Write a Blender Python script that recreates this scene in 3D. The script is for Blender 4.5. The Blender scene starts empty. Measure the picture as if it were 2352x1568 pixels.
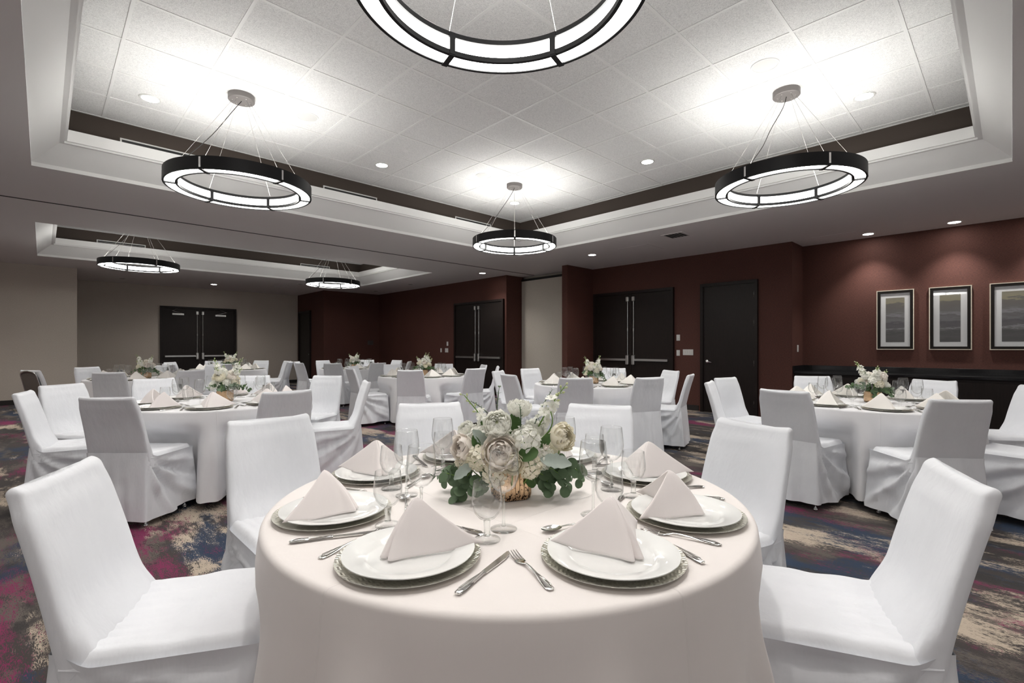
import bpy, bmesh, math, random
from math import sin, cos, pi, radians, atan2, hypot, sqrt
from mathutils import Vector, Matrix, noise
R = random.Random(7)
scene = bpy.context.scene
COL = scene.collection

# ------------------------------------------------------------------ camera, world, exposure
YAW = 0.801743616            # room axes: x runs back-right, y runs back-left
HC = 1.25                    # lens height
FPX = 1112.58
S_, C_ = sin(YAW), cos(YAW)
cam_d = bpy.data.cameras.new('camera'); cam = bpy.data.objects.new('camera', cam_d); COL.objects.link(cam)
cam.location = (0, 0, HC)
cam.rotation_euler = (pi/2, 0, atan2(S_, C_) - pi/2)
cam_d.sensor_width = 36; cam_d.lens = FPX/2352*36
cam_d.shift_y = (796.27-784)/2352
cam_d.clip_start = 0.02
scene.camera = cam
scene.view_settings.view_transform = 'Standard'
scene.view_settings.look = 'None'
scene.view_settings.gamma = 1
scene.view_settings.use_curve_mapping = False
scene.view_settings.exposure = 2.05
w = bpy.data.worlds.new('world'); scene.world = w; w.use_nodes = True
w.node_tree.nodes['Background'].inputs[0].default_value = (1.0, .97, .93, 1)
w.node_tree.nodes['Background'].inputs[1].default_value = 0.085  # ambient fill added through the sides left open behind the camera
RING_E = 4.8        # pendant diffusers
RING_UP = 5.9       # open top of the pendants
CAN_W = 13.0        # watts of the recessed spots

def camxy(X, Y):
    "camera-aligned plan offset -> room plan"
    return (X*S_+Y*C_, -X*C_+Y*S_)

# ------------------------------------------------------------------ helpers
def tag(o, label=None, cat=None, group=None, kind=None):
    if label: o['label'] = label
    if cat: o['category'] = cat
    if group: o['group'] = group
    if kind: o['kind'] = kind
    return o
def empty(name, loc=(0,0,0), rz=0, parent=None):
    o = bpy.data.objects.new(name, None); COL.objects.link(o)
    o.location = loc; o.rotation_euler = (0, 0, rz); o.empty_display_size = .05
    if parent: o.parent = parent
    return o
def copy_tree(o, parent=None):
    c = o.copy(); COL.objects.link(c); c.parent = parent
    for ch in list(o.children): copy_tree(ch, c)
    return c

class MB:
    def __init__(s): s.v = []; s.f = []; s.m = []
    def add(s, vs, fs, mi=0):
        b = len(s.v); s.v += [tuple(p) for p in vs]
        s.f += [tuple(i+b for i in f) for f in fs]; s.m += [mi]*len(fs); return s
    def box(s, x0, x1, y0, y1, z0, z1, mi=0, M=None):
        vs = [Vector((x, y, z)) for z in (z0, z1) for y in (y0, y1) for x in (x0, x1)]
        if M: vs = [M @ p for p in vs]
        return s.add(vs, [(0,2,3,1),(4,5,7,6),(0,1,5,4),(2,6,7,3),(0,4,6,2),(1,3,7,5)], mi)
    def bbox(s, x0, x1, y0, y1, z0, z1, b, mi=0):
        "box with chamfered vertical and horizontal edges"
        ring = lambda i, z: [(x0+i+(b if k in (0,) else 0), 0, z) for k in ()]
        def rect(ix, z):
            return [(x0+ix+b, y0+ix, z), (x1-ix-b, y0+ix, z), (x1-ix, y0+ix+b, z), (x1-ix, y1-ix-b, z),
                    (x1-ix-b, y1-ix, z), (x0+ix+b, y1-ix, z), (x0+ix, y1-ix-b, z), (x0+ix, y0+ix+b, z)]
        vs = rect(b, z0)+rect(0, z0+b)+rect(0, z1-b)+rect(b, z1)
        fs = [tuple(range(7, -1, -1)), tuple(range(24, 32))]
        for l in range(3):
            for k in range(8): fs.append((l*8+k, l*8+(k+1) % 8, l*8+8+(k+1) % 8, l*8+8+k))
        return s.add(vs, fs, mi)
    def lathe(s, prof, n=32, M=None, mi=0, off=(0,0,0)):
        vs = []; idx = []
        for r, z in prof:
            if r < 1e-6:
                idx.append([len(vs)]); vs.append(Vector((off[0], off[1], z+off[2])))
            else:
                idx.append(list(range(len(vs), len(vs)+n)))
                vs += [Vector((off[0]+r*cos(2*pi*k/n), off[1]+r*sin(2*pi*k/n), z+off[2])) for k in range(n)]
        fs = []
        for a, b in zip(idx, idx[1:]):
            for k in range(n):
                k2 = (k+1) % n
                if len(a) == 1 and len(b) == 1: continue
                if len(a) == 1: fs.append((a[0], b[k2], b[k]))
                elif len(b) == 1: fs.append((a[k], a[k2], b[0]))
                else: fs.append((a[k], a[k2], b[k2], b[k]))
        if M: vs = [M @ p for p in vs]
        return s.add(vs, fs, mi)
    def tube(s, pts, r, n=8, mi=0, cap=True):
        pts = [Vector(p) for p in pts]; rs = r if isinstance(r, (list, tuple)) else [r]*len(pts)
        vs = []; prev = None
        for i, p in enumerate(pts):
            d = (pts[min(i+1, len(pts)-1)]-pts[max(i-1, 0)]).normalized()
            if prev is None:
                up = Vector((0,0,1)) if abs(d.z) < .9 else Vector((1,0,0))
                a = d.cross(up).normalized()
            else:
                a = (prev-d*prev.dot(d)); a = a.normalized() if a.length > 1e-6 else d.orthogonal().normalized()
            prev = a; b = d.cross(a)
            vs += [p+(a*cos(2*pi*k/n)+b*sin(2*pi*k/n))*rs[i] for k in range(n)]
        fs = []
        for i in range(len(pts)-1):
            for k in range(n): fs.append((i*n+k, i*n+(k+1) % n, (i+1)*n+(k+1) % n, (i+1)*n+k))
        if cap: fs += [tuple(range(n-1, -1, -1)), tuple(range((len(pts)-1)*n, len(pts)*n))]
        return s.add(vs, fs, mi)
    def grid(s, fn, nu, nv, mi=0, closeu=False):
        vs = [fn(i/(nu if closeu else nu), j/nv) for j in range(nv+1) for i in range(nu if closeu else nu+1)]
        W = nu if closeu else nu+1; fs = []
        for j in range(nv):
            for i in range(nu):
                i2 = (i+1) % W if closeu else i+1
                fs.append((j*W+i, j*W+i2, (j+1)*W+i2, (j+1)*W+i))
        return s.add(vs, fs, mi)
    def build(s, name, mats, parent=None, smooth=True, auto=None, loc=None, rz=None):
        me = bpy.data.meshes.new(name); me.from_pydata(s.v, [], s.f); me.update()
        if not isinstance(mats, (list, tuple)): mats = [mats]
        for m in mats: me.materials.append(m)
        if len(mats) > 1: me.polygons.foreach_set('material_index', s.m)
        if smooth: me.polygons.foreach_set('use_smooth', [True]*len(me.polygons))
        if smooth and auto: me.set_sharp_from_angle(angle=radians(auto))
        o = bpy.data.objects.new(name, me); COL.objects.link(o)
        if parent: o.parent = parent
        if loc: o.location = loc
        if rz is not None: o.rotation_euler = (0, 0, rz)
        return o

# ------------------------------------------------------------------ materials
def mat(name, col, rough=.6, metal=0, **k):
    m = bpy.data.materials.new(name); m.use_nodes = True
    b = m.node_tree.nodes['Principled BSDF']
    b.inputs['Base Color'].default_value = (*col, 1); b.inputs['Roughness'].default_value = rough
    b.inputs['Metallic'].default_value = metal
    for key, v in k.items(): b.inputs[key.replace('_', ' ')].default_value = v
    return m
def nt(m): return m.node_tree.nodes, m.node_tree.links, m.node_tree.nodes['Principled BSDF']
def coords(m, scale=(1,1,1), kind='Object'):
    N, L, B = nt(m); tc = N.new('ShaderNodeTexCoord'); mp = N.new('ShaderNodeMapping')
    mp.inputs['Scale'].default_value = scale; L.new(tc.outputs[kind], mp.inputs[0]); return mp.outputs[0]
def noise_n(m, vec, scale, detail=2, rough=.5):
    N, L, B = nt(m); n = N.new('ShaderNodeTexNoise'); n.inputs['Scale'].default_value = scale
    n.inputs['Detail'].default_value = detail; n.inputs['Roughness'].default_value = rough
    L.new(vec, n.inputs['Vector']); return n.outputs['Fac']
def math_n(m, op, a, b=None):
    N, L, B = nt(m); n = N.new('ShaderNodeMath'); n.operation = op
    for i, v in enumerate((a, b)):
        if v is None: continue
        if isinstance(v, (int, float)): n.inputs[i].default_value = v
        else: L.new(v, n.inputs[i])
    return n.outputs[0]
def mix_n(m, fac, a, b):
    N, L, B = nt(m); n = N.new('ShaderNodeMix'); n.data_type = 'RGBA'
    if isinstance(fac, (int, float)): n.inputs[0].default_value = fac
    else: L.new(fac, n.inputs[0])
    for i, v in ((6, a), (7, b)):
        if isinstance(v, tuple): n.inputs[i].default_value = (*v, 1)
        else: L.new(v, n.inputs[i])
    return n.outputs[2]
def bump(m, h, strength=.3, dist=.01):
    N, L, B = nt(m); n = N.new('ShaderNodeBump'); n.inputs['Strength'].default_value = strength
    n.inputs['Distance'].default_value = dist; L.new(h, n.inputs['Height']); L.new(n.outputs[0], B.inputs['Normal'])
def step(m, v, lo, hi):
    N, L, B = nt(m); n = N.new('ShaderNodeMapRange'); n.inputs[1].default_value = lo; n.inputs[2].default_value = hi
    L.new(v, n.inputs[0]); return n.outputs[0]
def basecol(m, c): N, L, B = nt(m); L.new(c, B.inputs['Base Color'])

def fabric(name, col, var=.06, wr=.25):
    m = mat(name, col, .85, Sheen_Weight=.15)
    v = coords(m); n = noise_n(m, v, 5, 4, .6)
    c2 = tuple(x*(1-var) for x in col)
    basecol(m, mix_n(m, step(m, n, .35, .7), col, c2))
    a = noise_n(m, coords(m, (1, 1, .35)), 9, 4, .55); f = noise_n(m, v, 700, 1)
    bump(m, math_n(m, 'ADD', math_n(m, 'MULTIPLY', a, 1.0), math_n(m, 'MULTIPLY', f, .012)), wr, .03)
    return m
M_COVER = fabric('chair_cover_cloth', (.80, .82, .86), .04, .30)
M_CLOTH_W = fabric('white_tablecloth', (.80, .80, .82), .03, .08)
M_CLOTH_P = fabric('blush_tablecloth', (.84, .795, .775), .03, .08)
def creases(m):
    N, L, B = nt(m); old = B.inputs['Normal'].links[0].from_node; sx = N.new('ShaderNodeSeparateXYZ'); L.new(coords(m), sx.inputs[0]); hs = []
    for ax in ('X', 'Y'):
        p = math_n(m, 'PINGPONG', math_n(m, 'ADD', sx.outputs[ax], .21), .31); hs.append(math_n(m, 'SUBTRACT', 1, step(m, p, .0008, .0035)))
    b2 = N.new('ShaderNodeBump'); b2.inputs['Strength'].default_value = .5; b2.inputs['Distance'].default_value = .002
    L.new(math_n(m, 'MAXIMUM', hs[0], hs[1]), b2.inputs['Height']); L.new(old.outputs[0], b2.inputs['Normal']); L.new(b2.outputs[0], B.inputs['Normal'])
creases(M_CLOTH_W); creases(M_CLOTH_P)
M_NAP_P = fabric('blush_napkin', (.90, .845, .835), .02, .06)
M_NAP_C = fabric('cream_napkin', (.92, .89, .85), .02, .06)
M_PORC = mat('porcelain', (.86, .87, .86), .08, Coat_Weight=.3)
M_CHARGER = mat('champagne_silver', (.74, .72, .65), .34, 1)
def _ch():
    m = M_CHARGER; v = coords(m); N, L, B = nt(m)
    ws = []
    for bd in ('X', 'Y'):
        a = N.new('ShaderNodeTexWave'); a.inputs['Scale'].default_value = 34; a.inputs['Distortion'].default_value = 2.0; a.inputs['Detail'].default_value = 1
        a.bands_direction = bd; L.new(v, a.inputs['Vector']); ws.append(a.outputs['Fac'])
    ck = N.new('ShaderNodeTexChecker'); ck.inputs['Scale'].default_value = 60; L.new(v, ck.inputs[0])
    mx = N.new('ShaderNodeMix'); L.new(ck.outputs['Fac'], mx.inputs[0]); L.new(ws[0], mx.inputs[2]); L.new(ws[1], mx.inputs[3])
    bump(m, mx.outputs[0], .45, .003)
_ch()
M_STEEL = mat('polished_steel', (.78, .77, .75), .12, 1)
M_SATIN = mat('satin_steel', (.62, .62, .61), .3, 1)
M_CHROME = mat('chrome', (.8, .8, .8), .08, 1)
M_BRONZE = mat('dark_bronze', (.012, .012, .013), .45, .6)
M_CANOPY = mat('canopy_grey', (.18, .165, .16), .45, .4)
M_BLACK = mat('black_rubber', (.01, .01, .01), .5)
M_CORD = mat('black_cord', (.012, .012, .012), .5)
M_WIRE = mat('steel_wire', (.6, .58, .55), .3, 1)
M_PLASTIC = mat('white_plastic', (.7, .7, .68), .4)
M_PLASTIC_D = mat('dim_bronze_plate', (.09, .075, .07), .4, .3)

def glass_mat(name, edge):
    m = bpy.data.materials.new(name); m.use_nodes = True; N = m.node_tree.nodes; L = m.node_tree.links
    N.remove(N['Principled BSDF']); out = N['Material Output']
    lw = N.new('ShaderNodeLayerWeight'); lw.inputs[0].default_value = .35
    cr = N.new('ShaderNodeValToRGB'); cr.color_ramp.elements[0].color = (.996, .998, .997, 1); cr.color_ramp.elements[0].position = .62
    cr.color_ramp.elements[1].color = (*edge, 1); cr.color_ramp.elements[1].position = 1
    tr = N.new('ShaderNodeBsdfTransparent'); gl = N.new('ShaderNodeBsdfGlossy'); gl.inputs['Roughness'].default_value = .02
    l2 = N.new('ShaderNodeLayerWeight'); l2.inputs[0].default_value = .5; pw = N.new('ShaderNodeMath'); pw.operation = 'POWER'; pw.inputs[1].default_value = 4
    L.new(l2.outputs['Facing'], pw.inputs[0]); fr = N.new('ShaderNodeMath'); fr.operation = 'MULTIPLY_ADD'; fr.inputs[1].default_value = .8; fr.inputs[2].default_value = .05
    L.new(pw.outputs[0], fr.inputs[0]); mx = N.new('ShaderNodeMixShader')
    L.new(lw.outputs['Facing'], cr.inputs[0]); L.new(cr.outputs[0], tr.inputs[0])
    L.new(fr.outputs[0], mx.inputs[0]); L.new(tr.outputs[0], mx.inputs[1]); L.new(gl.outputs[0], mx.inputs[2])
    L.new(mx.outputs[0], out.inputs[0]); return m
M_GLASS = glass_mat('clear_glass', (.60, .63, .61))
M_PANE = glass_mat('picture_glass', (.95, .95, .95))
def solid_glass():
    m = bpy.data.materials.new('solid_glass'); m.use_nodes = True; N = m.node_tree.nodes; L = m.node_tree.links
    N.remove(N['Principled BSDF']); g = N.new('ShaderNodeBsdfGlass'); g.inputs['IOR'].default_value = 1.46
    g.inputs['Color'].default_value = (.99, 1, .995, 1); g.inputs['Roughness'].default_value = 0
    tr = N.new('ShaderNodeBsdfTransparent'); tr.inputs[0].default_value = (.985, .995, .99, 1)
    mx = N.new('ShaderNodeMixShader'); mx.inputs[0].default_value = .38
    L.new(tr.outputs[0], mx.inputs[1]); L.new(g.outputs[0], mx.inputs[2]); L.new(mx.outputs[0], N['Material Output'].inputs[0]); return m
M_GSOLID = solid_glass()

def emit(name, col, e):
    m = mat(name, (.8, .8, .8), .5); B = nt(m)[2]
    B.inputs['Emission Color'].default_value = (*col, 1); B.inputs['Emission Strength'].default_value = e; return m
M_DIFF = emit('lit_diffuser', (1, .985, .94), RING_E)
M_DIFF_UP = emit('lit_top_diffuser', (1, .985, .94), RING_UP)
M_LAMP_ON = emit('lit_lamp', (1, .96, .9), 14)
M_LAMP_OFF = mat('unlit_lamp', (.10, .10, .10), .3, .4)

def paint(name, col, sc=90, st=.12):
    m = mat(name, col, .8); bump(m, noise_n(m, coords(m), sc, 2), st, .003); return m
M_CEIL = paint('ceiling_paint', (.70, .67, .66))
M_TRAY = paint('tray_paint', (.80, .80, .79), 60, .05)
M_BROWN = paint('brown_tray_band', (.060, .045, .036), 200, .1)
M_DARKLINE = mat('track_shadow_slot', (.015, .013, .012), .7)
def tiles():
    m = mat('acoustic_tile', (.84, .84, .835), .9); v = coords(m)
    n = noise_n(m, v, 230, 2, .7); n2 = noise_n(m, v, 60, 3, .6)
    basecol(m, mix_n(m, step(m, math_n(m, 'ADD', n, math_n(m, 'MULTIPLY', n2, .3)), .55, .85), (.86, .86, .85), (.56, .56, .56)))
    bump(m, n, .4, .003); return m
M_TILE = tiles()
M_TBAR = mat('white_grid_bar', (.8, .8, .79), .5)

def linen(name, c1, c2, rot=0):
    m = mat(name, c1, .75)
    a = noise_n(m, coords(m, (1, 1, 14)), 40, 2, .6); b = noise_n(m, coords(m, (14, 14, 1)), 40, 2, .6)
    s = math_n(m, 'ADD', a, b); big = noise_n(m, coords(m), 1.2, 2)
    basecol(m, mix_n(m, step(m, math_n(m, 'ADD', s, math_n(m, 'MULTIPLY', big, .15)), .85, 1.3), c1, c2))
    bump(m, s, .25, .003); return m
M_RED = linen('red_brown_wallcovering', (.044, .0135, .0105), (.128, .044, .030))
M_BEIGE = linen('taupe_wallcovering', (.50, .45, .39), (.64, .585, .52))
M_BEIGE_L = linen('light_partition_fabric', (.55, .51, .44), (.68, .64, .57))
M_BASE = mat('dark_rubber_base', (.018, .015, .014), .5)
def wood():
    m = mat('espresso_wood', (.016, .011, .010), .40, Specular_IOR_Level=.28)
    n = noise_n(m, coords(m, (9, 9, .7)), 8, 4, .6)
    basecol(m, mix_n(m, n, (.007, .005, .0045), (.022, .0145, .0125))); bump(m, noise_n(m, coords(m, (1, 1, .3)), 120, 2), .12, .002); return m
M_WOOD = wood()
def granite():
    m = mat('black_granite', (.008, .008, .009), .12)
    n = noise_n(m, coords(m), 260, 2, .7); basecol(m, mix_n(m, step(m, n, .62, .8), (.006, .006, .007), (.10, .10, .10))); return m
M_GRANITE = granite()

def carpet():
    m = mat('streaky_carpet', (.1, .1, .1), .95, Sheen_Weight=.1)
    v = coords(m, (1, .42, 1)); vf = coords(m, (1, .16, 1))
    grain = noise_n(m, vf, 260, 3, .75); g2 = noise_n(m, vf, 46, 3, .7)
    j = math_n(m, 'ADD', math_n(m, 'MULTIPLY', math_n(m, 'SUBTRACT', grain, .5), .42), math_n(m, 'MULTIPLY', math_n(m, 'SUBTRACT', g2, .5), .22))
    def lay(sc, off, lo, hi, amp=1.0):
        N, L, B = nt(m); mp = N.new('ShaderNodeMapping'); mp.inputs['Location'].default_value = (off, off*1.7, off*.3)
        L.new(v, mp.inputs[0]); n = noise_n(m, mp.outputs[0], sc, 4, .62)
        return step(m, math_n(m, 'ADD', n, math_n(m, 'MULTIPLY', j, amp)), lo, hi)
    char, taupe, navy, beige, mag, dark = (.040, .032, .030), (.115, .095, .082), (.009, .031, .076), (.54, .45, .355), (.21, .005, .078), (.022, .018, .018)
    c = mix_n(m, lay(2.2, 3.1, .49, .505, 1.0), char, taupe)
    c = mix_n(m, lay(1.7, 11.7, .50, .515, 1.1), c, navy)
    c = mix_n(m, lay(2.3, 21.3, .553, .565, 1.15), c, beige)
    c = mix_n(m, lay(2.6, 71.3, .575, .59, 1.1), c, char)
    c = mix_n(m, lay(1.7, 37.9, .572, .587, 1.3), c, mag)
    c = mix_n(m, lay(3.1, 53.9, .60, .612, 1.2), c, dark)
    basecol(m, c); bump(m, noise_n(m, coords(m), 500, 1), .5, .004); return m
M_CARPET = carpet()

# ------------------------------------------------------------------ setting
ZC = 3.05; ZT = 3.655
def struct(name, mb, mats, **k):
    return tag(mb.build(name, mats, **k), kind='structure')
def wallbox(name, x0, x1, y0, y1, m, z0=0, z1=None):
    b = MB(); b.box(x0, x1, y0, y1, z0, ZC if z1 is None else z1); return struct(name, b, m, smooth=False)
fl = MB(); fl.box(-3.6, 10.0, -3.6, 17.7, -.1, 0); struct('floor', fl, M_CARPET, smooth=False)
# main ceiling with the two raised trays cut out of it
T1B = (-.085, 6.77, -.0, 6.77); T2B = (-.085, 6.80, 9.80, 13.40)
cb = MB()
def ceil_rect(x0, x1, y0, y1): cb.box(x0, x1, y0, y1, ZC, ZC+.012)
ceil_rect(-3.6, 10, -3.6, T1B[2]); ceil_rect(-3.6, T1B[0], T1B[2], T1B[3]); ceil_rect(T1B[1], 10, T1B[2], T1B[3])
ceil_rect(-3.6, 10, T1B[3], T2B[2]); ceil_rect(-3.6, T2B[0], T2B[2], T2B[3]); ceil_rect(T2B[1], 10, T2B[2], T2B[3])
ceil_rect(-3.6, 10, T2B[3], 17.7)
struct('ceiling', cb, M_CEIL, smooth=False)
def tray(B, nm):
    x0, x1, y0, y1 = B
    prof = [(.0015, ZC-.0005), (.0015, ZC+.04), (.2, ZC+.22), (.235, ZC+.22), (.235, ZC+.355), (.255, ZC+.355), (.255, ZC+.24), (.13, ZC+.24), (.13, ZT)]
    def loops(pr, n, m):
        b = MB(); vs = []
        for i, z in pr: vs += [(x0+i, y0+i, z), (x1-i, y0+i, z), (x1-i, y1-i, z), (x0+i, y1-i, z)]
        fs = [(l*4+k, l*4+4+k, l*4+4+(k+1) % 4, l*4+(k+1) % 4) for l in range(len(pr)-1) for k in range(4)]
        b.add(vs, fs); return struct(n, b, m, smooth=False)
    loops(prof[:8], 'trim_%d' % nm, M_TRAY); loops(prof[7:], 'trim_%d' % (nm+1), M_BROWN)
    b = MB(); b.box(x0+.12, x1-.12, y0+.12, y1-.12, ZT, ZT+.02)
    struct('ceiling', b, M_TILE, smooth=False)
    g = MB(); T = .6096; k = -10
    for k in range(-12, 40):
        gx = 2.2798+T*k; gy = 3.613+T*k
        if x0+.15 < gx < x1-.15: g.box(gx-.012, gx+.012, y0+.13, y1-.13, ZT-.004, ZT+.001)
        if y0+.15 < gy < y1-.15: g.box(x0+.13, x1-.13, gy-.0119, gy+.0119, ZT-.0042, ZT+.001)
    for q in ((x0+.13, x0+.15, y0+.13, y1-.13), (x1-.15, x1-.13, y0+.13, y1-.13), (x0+.13, x1-.13, y0+.13, y0+.15), (x0+.13, x1-.13, y1-.15, y1-.13)):
        g.box(*q, ZT-.0045, ZT+.001)
    struct('trim_%d' % (nm+2), g, M_TBAR, smooth=False)
tray(T1B, 1); tray(T2B, 4)
# folding partition track
b = MB(); b.box(-3.6, 8.87, 8.35, 8.385, ZC-.004, ZC+.001, 0); struct('trim_7', b, M_DARKLINE, smooth=False)
# walls
wallbox('wall_back', 9.2, 10, 2.62, 6.8, M_RED)
wallbox('wall_counter', 9.8, 10, -3.6, 2.62, M_RED)
wallbox('wall_fin', 8.27, 9.2, 6.8, 6.95, M_RED)
wallbox('wall_pocket', 9.0, 10, 6.95, 8.83, M_BEIGE_L)
wallbox('wall_far_red', 8.35, 10, 8.83, 15.25, M_RED)
wallbox('wall_far_corner', 6.42, 10, 15.25, 17.7, M_RED)
wallbox('wall_far_beige', .56, 6.42, 17.45, 17.7, M_BEIGE)
wallbox('wall_left_beige', -3.6, .56, 14.95, 17.7, M_BEIGE)
wallbox('wall_left', -3.7, -3.6, 6, 17.7, M_BEIGE)
# baseboards
def base(n, x0, x1, y0, y1): b = MB(); b.box(x0, x1, y0, y1, 0, .105); struct(n, b, M_BASE, smooth=False)
base('baseboard_left', -3.6, .572, 14.938, 14.95); base('baseboard_far', .56, 2.40, 17.438, 17.45)
base('baseboard_far', 4.55, 6.42, 17.438, 17.45)
base('baseboard_right', 9.19, 9.2, 2.61, 3.11); base('baseboard_right', 9.19, 9.2, 4.26, 4.72)
base('baseboard_far_red', 8.34, 8.35, 10.94, 15.25); base('baseboard_corner', 6.42, 8.35, 15.24, 15.25)
# stacked folding partition panel parked in its pocket
t = empty('partition_panel', (8.93, 7.89, 0)); tag(t, 'pale beige fabric folding partition panel parked between the two red walls', 'partition')
b = MB(); b.box(-.045, .045, -.93, .93, .02, 2.93); b.build('fabric_panel', M_BEIGE_L, t, smooth=False)
b = MB(); b.box(-.05, .05, -.935, .935, 2.93, 2.985); b.build('top_seal', M_BLACK, t, smooth=False)
b = MB(); b.box(-.006, .006, -.9, -.86, 2.985, 3.05); b.box(-.006, .006, .86, .9, 2.985, 3.05); b.build('hanger', M_SATIN, t, smooth=False)

# ------------------------------------------------------------------ doors
# local frame of a door: x along the wall (to the viewer's right), y out of the wall towards the room, z up
def door(name, loc, rz, wid, hgt, double, kind):
    t = tag(empty(name, loc, rz), kind='structure')
    F = .05
    b = MB()
    b.box(0, F, 0, .06, 0, hgt+F); b.box(wid-F, wid, 0, .06, 0, hgt+F); b.box(F, wid-F, 0, .06, hgt, hgt+F)
    b.box(F, F+.012, 0, .045, 0, hgt); b.box(wid-F-.012, wid-F, 0, .045, 0, hgt); b.box(F, wid-F, 0, .045, hgt-.012, hgt)
    b.build('door_frame', M_WOOD, t, smooth=False)
    def leaf(x0, x1, side):
        b = MB(); b.bbox(x0, x1, .004, .030, .008, hgt-.014, .002); lf = b.build('door_leaf', M_WOOD, t, smooth=False)
        if kind == 'panic':
            xr = x1-.07 if side < 0 else x0+.07   # rod next to the meeting stile
            e0, e1 = (x0+.05, xr-.03) if side < 0 else (xr+.03, x1-.05)
            b = MB(); b.bbox(e0, e1, .03, .085, .945, .995, .004)
            px = e0+(e1-e0)*(.3 if side < 0 else .7)
            b.box(px-.003, px+.003, .0851, .0865, .944, .996); b.build('panic_bar', M_SATIN, t, smooth=False)
            b = MB(); b.bbox(xr-.036, xr+.036, .03, .10, .86, 1.075, .012); b.build('latch_case', M_SATIN, t, smooth=True, auto=35)
            b = MB(); b.tube([(xr, .055, 1.07), (xr, .055, hgt-.16)], .0085, 10); b.lathe([(0, -.03), (.013, -.03), (.013, .03), (0, .03)], 10, off=(xr, .055, 1.62))
            b.build('vertical_rod', M_SATIN, t, auto=40)
            b = MB(); b.bbox(xr-.032, xr+.032, .03, .085, hgt-.175, hgt-.075, .006); b.build('top_latch', M_SATIN, t, smooth=False)
        return lf
    if double:
        mid = wid/2; leaf(F+.014, mid-.0035, -1); leaf(mid+.0035, wid-F-.014, 1)
    else:
        leaf(F+.014, wid-F-.014, 1)
    return t
# wall x = const faces -x; viewer's right is -y
d1 = door('door_1', (9.2, 4.769, 0), pi/2, 1.975, 2.41, True, 'panic')
# lever door
d2 = door('door_2', (9.2, 3.163, 0), pi/2, 1.046, 2.41, False, 'lever')
b = MB(); b.lathe([(0, 0), (.033, 0), (.033, .008), (.028, .012), (0, .012)], 24, M=Matrix.Rotation(-pi/2, 4, 'X') @ Matrix.Translation((0, 0, 0)), off=(.921, -.97, .030))
b.tube([(.921, .042, .97), (.921, .085, .97), (.906, .092, .968), (.811, .090, .955)], [.011, .011, .011, .008], 10)
b.build('lever_handle', M_CHROME, d2)
for z in (.22, .95, 1.68, 2.2):
    b = MB(); b.tube([(.061, .036, z-.055), (.061, .036, z+.055)], .009, 8); b.build('hinge', M_CHROME, d2)
b = MB(); b.box(.38, .384, .030, .032, 2.12, 2.19); b.build('coat_hook', M_BLACK, d2, smooth=False)
d3 = door('door_3', (8.35, 8.896, 0), pi/2, 2.026, 2.41, True, 'panic')
# far beige wall doors (wall faces -y; viewer's right is +x): y axis of the door must point to -y -> rotate 180 and mirror start
d4 = door('door_4', (4.476, 17.45, 0), pi, 2.011, 2.41, True, 'panic')
for x in (.30, 1.42):
    b = MB(); b.bbox(x, x+.30, .03, .075, 2.20, 2.26, .004); b.build('door_closer', M_SATIN, d4, smooth=False)
    b = MB(); b.tube([(x+.25 if x < 1 else x+.05, .055, 2.265), (x-.02 if x < 1 else x+.3, .07, 2.33), (x+.16, .06, 2.40)], .008, 6); b.build('closer_arm', M_SATIN, d4)
d5 = door('door_5', (6.42, 16.25, 0), pi/2, 1.0, 2.41, False, 'plain')
b = MB(); b.lathe([(0, 0), (.014, 0), (.014, .01), (0, .01)], 12, M=Matrix.Rotation(-pi/2, 4, 'X'), off=(.12, -1.0, .03)); b.build('door_knob', M_SATIN, d5)

# ------------------------------------------------------------------ counter
b = MB(); t = empty('base_cabinet', (9.5, 0, 0)); tag(t, 'long dark espresso cabinet run along the right red wall', 'cabinet')
b.box(-.22, .298, -3.0, 2.615, .1, .795); b.box(-.17, .298, -3.0, 2.615, 0, .1); b.build('cabinet_body', M_WOOD, t, smooth=False)
y = 2.60
while y > -2.5:
    b = MB(); b.bbox(-.245, -.221, y-.905, y-.004, .125, .755, .0025); b.build('cabinet_door', M_WOOD, t, smooth=False); y -= .915
t = empty('countertop', (9.5, 0, 0)); tag(t, 'glossy black stone countertop with backsplash below the framed pictures', 'countertop')
b = MB(); b.bbox(-.28, .298, -3.0, 2.616, .797, .838, .004); b.build('counter_slab', M_GRANITE, t, smooth=False)
b = MB(); b.bbox(.278, .298, -3.0, 2.616, .838, .925, .002); b.bbox(-.28, .278, 2.597, 2.616, .838, .925, .002); b.build('backsplash', M_GRANITE, t, smooth=False)

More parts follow.
